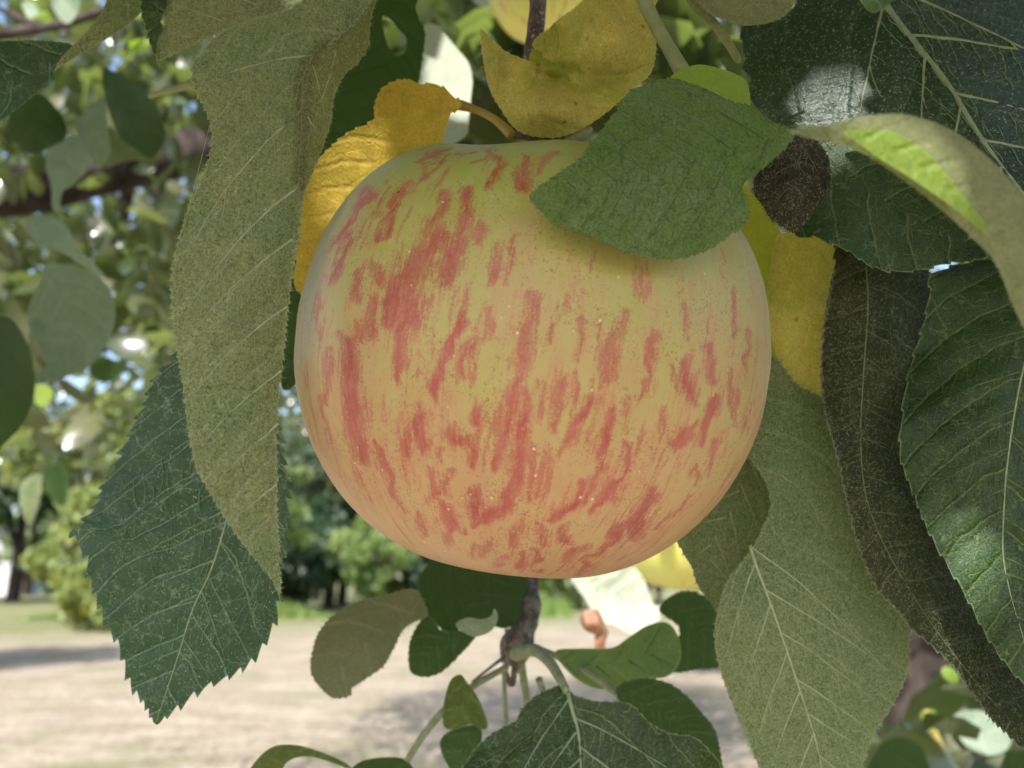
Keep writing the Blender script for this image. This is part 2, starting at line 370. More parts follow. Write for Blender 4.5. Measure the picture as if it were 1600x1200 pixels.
def veins(root, z, outline, mid, mat, n=7, ang=50, w=3.2, curve=.35, reach=.9, sink=.35, seed=0, u0=.06, u1=.9, ter=True, tw=1.1, sides=(1, -1)):
    """raised side veins and the finer cross veins between them, as one mesh"""
    r = np.random.default_rng(seed+900); ol = spline(outline, 6, True)
    M = spline(mid, 12); ML = np.r_[0, np.cumsum(np.linalg.norm(np.diff(M, axis=0), axis=1))]
    V, F = [], []
    def strand(pts, w0, w1):
        pts = np.array(pts); m = len(pts)
        if m < 2: return
        tg = np.gradient(pts, axis=0); tg /= np.linalg.norm(tg, axis=1)[:, None]+1e-9; pn = np.stack([-tg[:, 1], tg[:, 0]], 1)
        ww = np.linspace(w0, w1, m)/2; zz = np.array([z(*p) for p in pts]); zz = np.convolve(np.r_[zz[0], zz, zz[-1]], [.25, .5, .25], 'valid')
        b = len(V)
        a_ = P(pts[:, 0]+pn[:, 0]*ww, pts[:, 1]+pn[:, 1]*ww, zz+.00004); c_ = P(pts[:, 0]-pn[:, 0]*ww, pts[:, 1]-pn[:, 1]*ww, zz+.00004)
        m_ = P(pts[:, 0], pts[:, 1], zz-ww/FPX*zz*sink-.00008)
        for i in range(m): V.extend([a_[i], m_[i], c_[i]])
        for i in range(m-1):
            q = b+3*i; F.extend([(q, q+1, q+4, q+3), (q+1, q+2, q+5, q+4)])
    for sd in sides:
        sec = []
        for i in range(n):
            u = (u0+(u1-u0)*(i+.5*(sd > 0)*.7+r.uniform(-.12, .12))/n)*ML[-1]
            k = min(np.searchsorted(ML, u), len(M)-2); p = M[k].copy(); d = M[k+1]-M[k]; d /= np.linalg.norm(d)+1e-9
            a = math.radians(ang)*sd; pts = [p.copy()]; step = 9; tot = 0
            for q in range(80):
                aa = a*(1-curve*tot/260)+r.normal(0, .06)
                dv = np.array([d[0]*math.cos(aa)-d[1]*math.sin(aa), d[0]*math.sin(aa)+d[1]*math.cos(aa)])
                p = p+dv*step; tot += step
                if not inside(ol, p[:1], p[1:])[0]: break
                pts.append(p.copy())
            pts = pts[:max(2, int(len(pts)*reach))]
            if len(pts) > 3:
                for q in range(1, len(pts)-1): pts[q] = (pts[q-1]*.25+pts[q]*.5+pts[q+1]*.25)
                strand(pts, w, w*.3); sec.append(pts)
                if len(pts) > 9 and ter:      # forked end
                    k2 = int(len(pts)*.55); f_ = [pts[k2]]; dv = pts[k2+1]-pts[k2]; a2 = -.5*sd
                    for q in range(int(len(pts)*.3)):
                        a2 += r.normal(0, .1); f_.append(f_[-1]+np.array([dv[0]*math.cos(a2)-dv[1]*math.sin(a2), dv[0]*math.sin(a2)+dv[1]*math.cos(a2)]))
                    f_ = [q for q in f_ if inside(ol, q[:1], q[1:])[0]]
                    strand(f_, w*.5, w*.2)
        if not ter: continue
        for A, B in zip(sec[:-1], sec[1:]):
            m = min(len(A), len(B))
            for q in np.arange(1.5, m-1, 1.9):
                if r.random() < .25: continue
                a0 = A[int(q)]; b0 = B[min(len(B)-1, int(q*len(B)/len(A)))]; L = np.linalg.norm(b0-a0); k = max(3, int(L/7)); tt = np.linspace(0, 1, k)[:, None]
                pts = a0+(b0-a0)*tt+np.cumsum(r.normal(0, 2.2, (k, 2)), 0)*np.sin(math.pi*tt)
                pts = np.array([p_ for p_ in pts if inside(ol, p_[:1], p_[1:])[0]])
                if len(pts) > 2: strand(pts, tw, tw*.7)
    if V: return mesh('veins', V, F, mat, None, root)

def leaf(label, outline, mid, D, mat, petiole=None, pet_mat=None, rib=0, rib_mat=None, rib_off=-.0004, rib_to=1.0, name='leaf', cat='leaf', group=None, extra=None, vn=None, **kw):
    """a leaf: blade alone (one mesh) or an empty with blade, midrib and petiole"""
    if not petiole and not rib and not extra and not vn:
        o, z = blade(name, outline, mid, D, mat=mat, **kw); tag(o, label, cat, group); return o
    root = empty(name, P(mid[0][0], mid[0][1], D), label, cat, group)
    o, z = blade('blade', outline, mid, D, mat=mat, parent=root, **kw)
    if rib:
        m = spline(mid, 5); m = m[:max(3, int(len(m)*rib_to))]
        ptube('midrib', [(x, y, z(x, y)+.5*rib*(1-.75*i/(len(m)-1))*z(x, y)/FPX*.55, 1.15*rib*(1-.75*i/(len(m)-1))) for i, (x, y) in enumerate(m)], rib_mat or pet_mat, root, n=1, sides=8)
    if petiole: ptube('petiole', petiole, pet_mat, root, sides=10)
    if vn: veins(root, z, outline, mid, **vn)
    if extra: extra(root, z)
    return root
#@@MATS
# ------------------------------------------------------------------ leaf materials
PALE = (.30, .33, .17)
M_under = leaf_mat('leaf_underside', (.135, .195, .085), (.225, .25, .115), (.32, .34, .2), (.30, .34, .06), spacing=.85, slope=.9, vstr=.5, tert=.38, rough=.85, spec=.08, felt=.5, sheen=.12, tw=.2, vw=.045, hairs=.3, speck_col=(.38, .38, .24), rim=.5)
M_under2 = leaf_mat('leaf_underside_green', (.105, .155, .070), (.16, .195, .09), (.27, .31, .18), (.25, .33, .06), spacing=.95, slope=1.0, vstr=.55, tert=.38, rough=.8, spec=.12, felt=.5, sheen=.12, tw=.2, vw=.035, hairs=.2, speck_col=(.3, .32, .2), seed=.3, rim=.4)
M_top = leaf_mat('leaf_top_dark', (.009, .040, .014), (.020, .066, .027), (.2, .30, .18), (.10, .22, .02), spacing=.62, slope=.75, vstr=.6, tert=.5, rough=.42, spec=.5, felt=.35, tw=.15, speck=.6, speck_col=(.2, .28, .2), vw=.024)
M_top2 = leaf_mat('leaf_top_deep', (.010, .030, .004), (.020, .052, .009), (.16, .21, .09), (.10, .20, .02), spacing=.7, slope=.6, vstr=.5, tert=.45, rough=.42, spec=.4, felt=.45, tw=.12, speck=.5, speck_col=(.16, .2, .12), vw=.026, hairs=.12, seed=.2, rim=.8)
M_brown = leaf_mat('leaf_top_brownish', (.017, .024, .008), (.030, .037, .013), (.15, .17, .10), (.08, .12, .02), spacing=.6, slope=.35, vstr=.35, tert=.35, rough=.6, spec=.2, felt=.5, tw=.12, speck=.6, speck_col=(.16, .16, .09), vw=.022, hairs=.25, rim=.7)
M_dead = leaf_mat('leaf_dark_brown', (.024, .024, .012), (.045, .038, .020), (.06, .05, .03), (.06, .05, .02), vstr=.2, tert=.2, rough=.7, spec=.2, felt=.6, tw=.08, speck=.7, speck_col=(.25, .18, .1), hairs=.2)
M_under_warm = leaf_mat('leaf_underside_warm', (.11, .13, .045), (.17, .175, .065), (.3, .29, .15), (.35, .36, .06), spacing=.85, slope=.9, vstr=.3, tert=.3, rough=.85, spec=.08, felt=.45, sheen=.1, tw=.25, vw=.045, rim=.6)
M_frost = leaf_mat('leaf_top_blue_green', (.016, .030, .016), (.035, .058, .036), (.18, .22, .14), (.10, .2, .03), spacing=1.3, slope=.55, vstr=.2, tert=.12, rough=.42, spec=.4, felt=.5, tw=.12, speck=1.0, speck_col=(.22, .28, .22), vw=.04, feltscale=1300)
M_velvet = leaf_mat('leaf_velvet_green', (.085, .16, .03), (.135, .19, .07), (.045, .085, .022), (.3, .5, .05), spacing=.62, slope=.8, vstr=.45, tert=.7, rough=.7, spec=.2, felt=.5, sheen=.15, tw=.25, speck=.35, speck_col=(.35, .42, .28), vw=.02, rim=.1)
M_yel = leaf_mat('leaf_yellow', (.22, .25, .05), (.52, .42, .12), (.50, .46, .18), (.85, .7, .08), spacing=.6, slope=.8, vstr=.35, tert=.35, rough=.65, spec=.15, felt=.3, sheen=.05, tw=.3, spots=1.0, vw=.03, rim=.5)
M_gold = leaf_mat('leaf_golden', (.30, .22, .03), (.56, .39, .06), (.5, .42, .14), (.95, .6, .05), spacing=.5, slope=.8, vstr=.3, tert=.25, rough=.65, spec=.15, felt=.3, tw=.35, spots=.9, vw=.03, rim=.3)
M_olive = leaf_mat('leaf_olive_yellow', (.20, .19, .02), (.28, .24, .03), (.3, .28, .06), (.6, .6, .04), vstr=.15, tert=.15, rough=.6, felt=.3, tw=.45, spots=.4)
M_lime = leaf_mat('leaf_lime', (.17, .25, .04), (.2, .28, .05), (.3, .35, .12), (.55, .8, .05), vstr=.3, tert=.2, rough=.5, felt=.2, tw=.45)
M_beige = leaf_mat('leaf_beige_underside', (.165, .185, .08), (.225, .235, .11), (.3, .3, .18), (.4, .45, .1), vstr=.1, tert=.05, rough=.85, spec=.08, felt=.2, sheen=.1, tw=.2)
M_mid = leaf_mat('leaf_mid_green', (.035, .075, .025), (.07, .12, .045), (.2, .27, .13), (.2, .4, .03), spacing=.42, vstr=.5, tert=.35, rough=.45, spec=.4, felt=.3, tw=.3, vw=.03, rim=.4)
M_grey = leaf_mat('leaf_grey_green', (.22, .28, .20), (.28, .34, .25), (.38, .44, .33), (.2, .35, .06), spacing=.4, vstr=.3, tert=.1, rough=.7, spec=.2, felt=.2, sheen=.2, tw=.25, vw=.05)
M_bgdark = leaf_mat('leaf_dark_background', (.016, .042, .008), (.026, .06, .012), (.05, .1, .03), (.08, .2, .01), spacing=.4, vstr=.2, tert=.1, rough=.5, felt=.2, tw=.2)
M_pet = plain_mat('petiole_green', (.26, .30, .12), (.34, .36, .18), 300, .65, .2, .3, .0001, (.4, .5, .1), .2)
M_petd = plain_mat('petiole_pale', (.20, .23, .12), (.30, .33, .19), 500, .7, .2, .3, .0001, (.3, .4, .1), .15)
M_pety = plain_mat('petiole_yellow', (.45, .36, .09), (.5, .42, .16), 300, .6, .2, .2, .0001, (.8, .6, .1), .3)
M_rib = plain_mat('midrib_pale', (.20, .26, .13), (.27, .33, .18), 700, .65, .25, .3, .0001)
M_ribd = plain_mat('midrib_faint', (.10, .13, .06), (.15, .18, .09), 700, .65, .25, .3, .0001)
M_bark = plain_mat('twig_bark', (.075, .055, .048), (.16, .13, .11), 420, .7, .2, .6, .0003, c=(.34, .30, .25))
M_barkl = plain_mat('spur_bark', (.07, .06, .045), (.21, .18, .14), 330, .8, .15, .8, .0006, c=(.36, .33, .28))
M_bark2 = plain_mat('branch_bark', (.024, .018, .017), (.085, .066, .060), 22, .85, .15, .9, .01, stretch=(1, 1, .4))

H_pale = plain_mat('felt_hairs_pale', (.25, .30, .16), (.40, .43, .27), 900, .8, .1, 0, .0001, (.4, .4, .25), .3)
H_dim = plain_mat('felt_hairs_dim', (.14, .15, .09), (.22, .23, .15), 900, .6, .3, 0, .0001)
H_grn = plain_mat('felt_hairs_green', (.06, .10, .04), (.13, .18, .09), 900, .5, .4, 0, .0001)
H_cool = plain_mat('leaf_specks_cool', (.18, .25, .19), (.48, .55, .48), 900, .5, .4, 0, .0001)
M_vu = plain_mat('veins_felted', (.29, .34, .19), (.38, .41, .25), 900, .8, .1, .2, .0001)
M_vt = plain_mat('veins_pale_green', (.13, .20, .11), (.19, .27, .16), 900, .6, .3, .2, .0001)
M_vd = plain_mat('veins_dark_green', (.05, .085, .02), (.07, .11, .03), 900, .7, .2, .2, .0001)
M_vk = plain_mat('veins_dim', (.07, .085, .04), (.11, .12, .06), 900, .6, .2, .2, .0001)
M_vk2 = plain_mat('veins_dim_green', (.06, .10, .03), (.11, .16, .06), 900, .6, .2, .2, .0001)
M_scar = leaf_mat('leaf_blue_green_scarred', (.06, .12, .06), (.10, .16, .08), (.34, .36, .12), (.3, .5, .05), spacing=.4, vstr=.2, tert=.2, rough=.5, spec=.3, felt=.35, tw=.3, spots=.8, rim=.9)
M_dk = leaf_mat('leaf_dark_green', (.018, .045, .010), (.03, .065, .018), (.09, .14, .06), (.12, .26, .02), spacing=.35, vstr=.4, tert=.3, rough=.5, spec=.3, felt=.35, tw=.2, rim=.4)
M_olv = leaf_mat('leaf_olive', (.05, .07, .018), (.085, .105, .03), (.2, .23, .1), (.25, .35, .04), spacing=.35, vstr=.4, tert=.3, rough=.6, spec=.2, felt=.35, tw=.3, rim=.5)
M_white = leaf_mat('leaf_sun_whitened', (.40, .44, .34), (.48, .50, .40), (.5, .55, .42), (.5, .6, .3), spacing=.4, vstr=.3, tert=.1, rough=.8, spec=.1, felt=.15, tw=.25, vw=.05)  # blade colour whitened to stand in for glaring sunlight
# ------------------------------------------------------------------ the apple
ADEP = .1620
AC = P(827, 562, ADEP)
AX_roll = math.radians(7.0); 
STREAKS = [  # points (x, y) px, half width px, strength
 ([(735,298),(725,345)],9,.7),([(725,345),(705,400),(698,440)],15,.8),([(690,330),(665,365)],12,.6),([(700,312),(675,350)],10,.6),
 ([(692,375),(650,420),(640,450),(640,500)],25,.72),([(620,430),(613,500)],14,1.),([(630,500),(625,560),(622,600)],9,.95),
 ([(722,490),(700,545),(682,600)],11,1.),([(745,530),(722,590)],11,.75),([(580,300),(545,350),(522,390)],8,.75),
 ([(640,285),(615,320),(592,370)],7,.75),([(605,300),(585,335)],4,.6),([(550,370),(530,410),(515,450)],6,.75),([(560,440),(557,465)],8,.7),
 ([(590,420),(592,445)],8,.5),([(740,225),(690,245),(655,270)],4,.65),([(770,238),(740,262)],5,.5),([(700,232),(650,250)],4,.6),
 ([(780,255),(765,285)],10,.65),([(820,245),(815,290)],12,.65),([(840,250),(872,240)],8,.5),([(755,350),(748,380)],9,.6),
 ([(775,380),(768,440)],8,.65),([(805,365),(790,440)],7,.6),([(835,470),(815,560),(808,640)],13,.6),([(580,470),(585,520)],10,.55),
 ([(545,540),(552,643),(567,713)],16,.9),([(518,555),(508,630)],7,.6),([(500,620),(503,652)],4,.6),([(586,701),(604,735),(617,766)],6,.8),
 ([(727,556),(724,600)],13,.6),([(660,633),(650,673),(660,704)],12,.85),([(636,680),(640,715)],10,.65),([(751,632),(749,672)],9,1.),
 ([(703,672),(718,688)],14,.8),([(728,688),(739,730)],9,.8),([(690,700),(687,716)],6,.65),([(820,550),(802,627),(783,698),(777,715)],11,.9),
 ([(823,621),(817,680),(805,747),(777,797),(746,828)],12,.9),([(740,772),(746,809)],14,.85),([(703,735),(697,760),(666,784)],8,.65),
 ([(694,790),(703,828)],12,.8),([(657,812),(666,846)],6,.65),([(724,831),(724,846)],5,.7),([(835,704),(823,790)],7,.7),
 ([(783,870),(781,882)],9,.75),([(814,868),(812,882)],8,.75),([(842,868),(838,882)],9,.75),([(734,865),(738,872)],6,.6),
 ([(828,462),(824,546)],10,.5),([(874,483),(862,540)],5,.4),([(910,500),(899,575)],8,.5),([(939,498),(930,525)],5,.5),
 ([(974,504),(941,580)],14,.5),([(953,525),(949,590)],14,.55),([(1024,517),(1012,579)],8,.85),([(1012,579),(999,640)],9,.65),([(1045,560),(1057,600)],8,.45),
 ([(1070,575),(1078,625)],11,.85),([(1107,542),(1112,590)],8,.65),([(1114,625),(1097,683)],7,.8),([(1087,660),(1053,695)],9,.75),
 ([(1141,580),(1141,640)],7,.7),([(1149,455),(1143,525)],4,.5),([(1074,483),(1074,540)],6,.4),([(1003,425),(1003,475)],12,.4),
 ([(874,588),(866,670)],8,.7),([(928,617),(887,690)],12,.85),([(884,690),(878,715)],6,.6),([(957,646),(937,725),(916,775)],7,.85),([(976,692),(974,740),(928,790)],8,.9),
 ([(962,750),(940,785)],13,.85),([(907,765),(857,812)],10,.9),([(1024,767),(1003,800),(987,837)],11,.9),([(987,808),(945,850),(907,887)],9,.75),
 ([(1091,725),(1080,746)],5,.7),([(1082,767),(1053,804)],7,.75),([(1049,792),(1028,825)],5,.65),([(895,862),(885,872)],9,.75),
 ([(841,830),(850,850)],9,.55),([(882,833),(875,842)],10,.65),([(1168,520),(1168,585)],3,.55),([(1178,600),(1165,680)],3,.5),([(1155,600),(1150,660)],4,.5),
 ([(1120,690),(1105,740)],4,.6),([(660,575),(650,612)],5,.4),([(765,500),(758,540)],6,.35),([(560,500),(563,530)],7,.4),([(850,600),(843,660)],6,.4),([(480,560),(478,610)],3,.4),
 ([(500,470),(496,520)],4,.35),([(780,640),(770,690)],7,.45),([(900,600),(890,640)],6,.4),([(670,740),(680,765)],7,.5),([(850,730),(838,775)],7,.5),([(990,620),(975,670)],6,.4),
 ([(1040,640),(1030,690)],5,.35),([(620,770),(640,800)],5,.45),([(820,820),(800,845)],9,.55),([(760,850),(752,868)],7,.5),([(920,845),(905,862)],6,.5)]
def apple_profile(t):
    """t 0 (stem cavity) .. 1 (calyx) -> (r, z) in units of the largest radius"""
    pts = np.array([(0.0,.52),(.04,.525),(.10,.56),(.18,.66),(.27,.78),(.38,.865),(.52,.885),(.68,.82),(.83,.67),(.94,.44),(.995,.16),(1.0,-.02),(.985,-.2),(.93,-.4),
        (.845,-.58),(.725,-.745),(.575,-.875),(.42,-.955),(.28,-.975),(.18,-.935),(.12,-.85),(.05,-.80),(0.0,-.79)])
    s = spline(pts, 20); L = np.r_[0, np.cumsum(np.linalg.norm(np.diff(s, axis=0), axis=1))]; L /= L[-1]
    return np.interp(t, L, s[:, 0]), np.interp(t, L, s[:, 1])
def build_apple(name, center, R, roll, pitch, mat, nth, nt_, label, streaks=None, hfac=1.0, seed=3, parts=True):
    th = np.linspace(0, 2*math.pi, nth, endpoint=False); t = np.linspace(0, 1, nt_)
    r, z = apple_profile(t); r = r.clip(0)
    T, TH = np.meshgrid(t, th, indexing='ij'); rr, zz = r[:, None], z[:, None]*hfac
    lob = 1 + .010*np.cos(5*TH+.6)*np.clip(.2+zz, 0, 1) + .012*np.cos(2*TH+1.1) 
    top = zz + .018*np.cos(5*TH+.6)*np.exp(-((rr-.5)/.3)**2)*(zz > 0)
    V = np.stack([rr*lob*np.cos(TH), rr*lob*np.sin(TH), top+0*TH], -1).reshape(-1, 3)*R
    cr, sr = math.cos(roll), math.sin(roll); cp, sp_ = math.cos(pitch), math.sin(pitch)
    Rx = np.array([[1,0,0],[0,cp,-sp_],[0,sp_,cp]]); Ry = np.array([[cr,0,sr],[0,1,0],[-sr,0,cr]])
    V = V @ (Ry@Rx).T + center
    i = np.arange((nt_-1)*nth); a = i; k = i//nth; j = i % nth; b = k*nth + (j+1) % nth
    F = np.stack([a, a+nth, b+nth, b], 1)
    mask = np.zeros(len(V)); hw_r = np.random.default_rng(seed)
    latT = T.reshape(-1); thT = TH.reshape(-1)
    if streaks:
        x, y, d = proj(V)
        vv_ = [Vector(q) for q in V]; w1 = np.array([mnoise.noise(q*210) for q in vv_]); w2 = np.array([mnoise.noise(q*520+Vector((5, 3, 1))) for q in vv_])
        w3 = np.array([mnoise.noise(q*240+Vector((9, 7, 4))) for q in vv_]); x = x+w1*8+w2*5; y = y+w3*22+w2*10
        c = V-center; N = c/np.linalg.norm(c, axis=1)[:, None]
        vis = np.einsum('ij,ij->i', N, CAM-V) > -.002
        for pts, hw, st in streaks:
            p = spline(pts, 6) if len(pts) > 2 else np.linspace(pts[0], pts[1], 7)
            n = len(p); best = np.zeros(len(V)); bb = (x > p[:,0].min()-40) & (x < p[:,0].max()+40) & (y > p[:,1].min()-40) & (y < p[:,1].max()+40) & vis
            ix = np.where(bb)[0]
            if not len(ix): continue
            m = np.zeros(len(ix))
            for q in range(n-1):
                a_, b_ = p[q], p[q+1]; ab = b_-a_; tt = np.clip(((x[ix]-a_[0])*ab[0]+(y[ix]-a_[1])*ab[1])/(ab@ab+1e-9), 0, 1)
                dd = np.hypot(x[ix]-a_[0]-tt*ab[0], y[ix]-a_[1]-tt*ab[1])
                along = (q+tt)/(n-1); w = 1.3*hw*(.6+.4*np.sin(math.pi*np.clip(along, .05, .95))**.6)
                m = np.maximum(m, (st*.55+.45)*np.clip(1.15-.62*dd/w, 0, 1))
            mask[ix] = np.maximum(mask[ix], m)
        hid = ~vis
    else: hid = np.ones(len(V), bool)
    m2 = np.zeros(len(V))
    for q in range(90):
        c0 = hw_r.uniform(0, 6.283); l0 = hw_r.uniform(.35, .85); w = hw_r.uniform(.02, .05); ln = hw_r.uniform(.03, .09)
        dth = np.abs((thT-c0+math.pi) % (2*math.pi)-math.pi)
        m2 = np.maximum(m2, hw_r.uniform(.5, 1)*np.clip(1.4-np.hypot(dth/w, (latT-l0)/ln), 0, 1))
    mask = np.where(hid, m2, mask)
    if streaks:
        m3 = np.zeros(len(V)); rowi = (latT*(nt_-1)).astype(int)
        for q in range(520):
            c0 = hw_r.uniform(0, 6.283); l0 = hw_r.beta(2.4, 1.7)*.62+.28; w = hw_r.uniform(.008, .022); ln = hw_r.uniform(.015, .055)
            dth = np.abs((thT-c0+.25*(latT-l0)+math.pi) % (2*math.pi)-math.pi)
            near_ = (np.abs(latT-l0) < ln*1.4) & (dth < w*1.4); a_ = hw_r.uniform(.35, .72)
            m3[near_] = np.maximum(m3[near_], a_*np.clip(1.35-np.hypot(dth[near_]/w, (latT[near_]-l0)/ln), 0, 1))
        mask = np.maximum(mask, m3)
    root = empty(name, center + np.array([0, 0, -.9*R]), label, 'apple')
    uv = np.stack([thT/(2*math.pi), latT], 1)
    mesh('flesh', V, F, mat, uv, root, attrs={'streak': mask, 'lat': latT})
    Mx = (Ry@Rx)
    stem = [center + Mx@(np.array(q)*R) for q in ((0,0,.50),(.01,0,.66),(.03,.02,.83),(.08,.05,.98))]
    tube('stalk', stem, [.0016*R/.04, .0013*R/.04, .0013*R/.04, .0019*R/.04], M_bark, root)
    cal = [center + Mx@(np.array(q)*R) for q in ((0,0,-.78),(.02,0,-.83),(.0,.02,-.87))]
    tube('calyx', cal, [.004*R/.04, .003*R/.04, .0012*R/.04], M_bark, root)
    return root

def apple_skin(name, top, mid, low, red, pale, blush=1.0):
    t = NT(name); tc = t.n('ShaderNodeTexCoord'); uv = tc.outputs['UV']; ob = tc.outputs['Object']
    st = t.n('ShaderNodeAttribute', attribute_name='streak').outputs['Fac']; lat = t.n('ShaderNodeAttribute', attribute_name='lat').outputs['Fac']
    big = t.noise(ob, 38, 3, .6)
    g1 = t.smooth(t.math('ADD', lat, t.math('MULTIPLY', t.math('SUBTRACT', big, .5), .22)), .28, .5)
    g2 = t.smooth(t.math('ADD', lat, t.math('MULTIPLY', t.math('SUBTRACT', big, .5), .25)), .45, .78)
    base = t.mix(g1, top, mid); base = t.mix(g2, base, low)  # peach low tone: own pigment plus warm lawn bounce put into the colour
    fib = t.noise(t.mapping(uv, (400, 34, 1)), 1, 4, .7, .4)      # fibres running stem to calyx
    fib2 = t.noise(t.mapping(uv, (95, 13, 1)), 1, 4, .65, .25)
    reg = t.smooth(t.noise(t.mapping(uv, (17, 7, 1)), 1, 3, .6), .42, .60)
    grain = t.noise(ob, 2400, 2, .6); patch = t.noise(ob, 260, 4, .65)
    hue = t.noise(ob, 70, 2, .5)
    redc = t.mix(t.smooth(t.math('ADD', hue, t.math('MULTIPLY', lat, .3)), .45, .8), red, (.42, .09, .075))
    bl = t.smooth(t.math('ADD', fib2, t.math('ADD', t.math('MULTIPLY', t.math('SUBTRACT', fib, .5), .9), t.math('MULTIPLY', t.math('SUBTRACT', grain, .5), .5))), .47, .68)
    bl = t.math('MULTIPLY', bl, t.math('ADD', t.math('MULTIPLY', reg, .75), .2))
    base = t.mix(t.math('MULTIPLY', bl, t.math('ADD', t.math('MULTIPLY', g1, .55*blush), .16*blush)), base, (.52, .17, .105))
    rag = t.math('ADD', t.math('MULTIPLY', t.math('SUBTRACT', fib, .5), 1.3), t.math('MULTIPLY', t.math('SUBTRACT', grain, .5), .9))
    rag = t.math('ADD', rag, t.math('ADD', t.math('MULTIPLY', t.math('SUBTRACT', patch, .5), 1.0), t.math('MULTIPLY', t.math('SUBTRACT', fib2, .5), 1.1)))
    f = t.smooth(t.math('ADD', st, rag), .22, .76)
    f = t.math('MULTIPLY', f, t.math('ADD', t.math('MULTIPLY', t.smooth(st, .5, 1.1), .5), .62), clamp=True)
    f = t.math('MULTIPLY', f, t.smooth(t.math('ADD', fib, t.math('MULTIPLY', t.math('SUBTRACT', grain, .5), .6)), .3, .6, .72, 1.0), clamp=True)
    soft = t.math('MULTIPLY', t.smooth(t.noise(t.mapping(uv, (24, 7, 1)), 1, 3, .6, .3), .40, .66), t.math('MULTIPLY', g1, .28*blush))
    base = t.mix(soft, base, (.52, .20, .145))
    col = t.mix(f, base, redc)
    # dusty bloom, lenticels, russet flecks
    bloom = t.math('MULTIPLY', t.smooth(patch, .35, .7), .10)
    col = t.mix(bloom, col, pale)
    vo = t.n('ShaderNodeTexVoronoi'); vo.inputs['Scale'].default_value = 420; t.l(ob, vo.inputs['Vector'])
    dots = t.math('MULTIPLY', t.smooth(vo.outputs[0], .045, .13, 1, 0), t.smooth(t.noise(ob, 200, 1), .5, .6))
    col = t.mix(t.math('MULTIPLY', dots, t.math('ADD', t.math('MULTIPLY', st, .4), .5)), col, (.82, .68, .42))
    fl = t.noise(t.mapping(uv, (520, 300, 1)), 1, 1, .5, 1.5)
    fm = t.smooth(t.noise(ob, 110, 3), .40, .58)
    fleck = t.math('MULTIPLY', t.smooth(fl, .60, .67), fm)
    col = t.mix(t.math('MULTIPLY', fleck, .6), col, (.22, .09, .03))
    sp = t.n('ShaderNodeTexVoronoi'); sp.inputs['Scale'].default_value = 130; t.l(ob, sp.inputs['Vector'])
    sc2 = t.math('MULTIPLY', t.smooth(sp.outputs[0], .03, .06, 1, 0), t.smooth(t.noise(ob, 60, 1), .58, .62))
    col = t.mix(sc2, col, (.04, .02, .01))
    pb = t.n('ShaderNodeBsdfPrincipled'); t.l(col, pb.inputs['Base Color'])
    t.l(t.smooth(patch, .3, .7, .36, .52), pb.inputs['Roughness']); pb.inputs['Specular IOR Level'].default_value = .38
    pb.inputs['Coat Weight'].default_value = .04; pb.inputs['Coat Roughness'].default_value = .28; pb.inputs['Subsurface Weight'].default_value = .08; pb.inputs['Subsurface Radius'].default_value = (.004, .002, .001); pb.inputs['Subsurface Scale'].default_value = 1
    pb.inputs['Sheen Weight'].default_value = .0
    bp = t.n('ShaderNodeBump'); bp.inputs['Strength'].default_value = .35; bp.inputs['Distance'].default_value = .00012
    t.l(t.math('ADD', grain, t.math('ADD', fib, t.math('MULTIPLY', dots, .8))), bp.inputs['Height']); t.l(bp.outputs[0], pb.inputs['Normal'])
    t.l(pb.outputs[0], t.out.inputs[0]); return t.m
M_apple = apple_skin('apple_skin', (.34, .375, .08), (.43, .37, .12), (.51, .325, .15), (.35, .052, .045), (.62, .55, .36))
M_appley = apple_skin('yellow_apple_skin', (.62, .66, .14), (.66, .66, .15), (.70, .68, .18), (.62, .6, .12), (.7, .7, .34), 0.0)
#@@APPLES
build_apple('apple', AC, .0417, AX_roll, math.radians(10), M_apple, 560, 420, 'large ripe yellow apple streaked with red hanging in the middle of the leaves', STREAKS, hfac=.905)
RY = .4
build_apple('apple', P(1060, 806, .45), 113/FPX*.45, 0.1, .2, M_appley, 96, 64, 'plain yellow apple showing its sunlit underside below the streaked apple', hfac=.97)
build_apple('apple', P(850, -25, .42), 88/FPX*.42, -.1, .1, M_appley, 96, 64, 'pale yellow apple behind the dark vertical twig at the top edge')
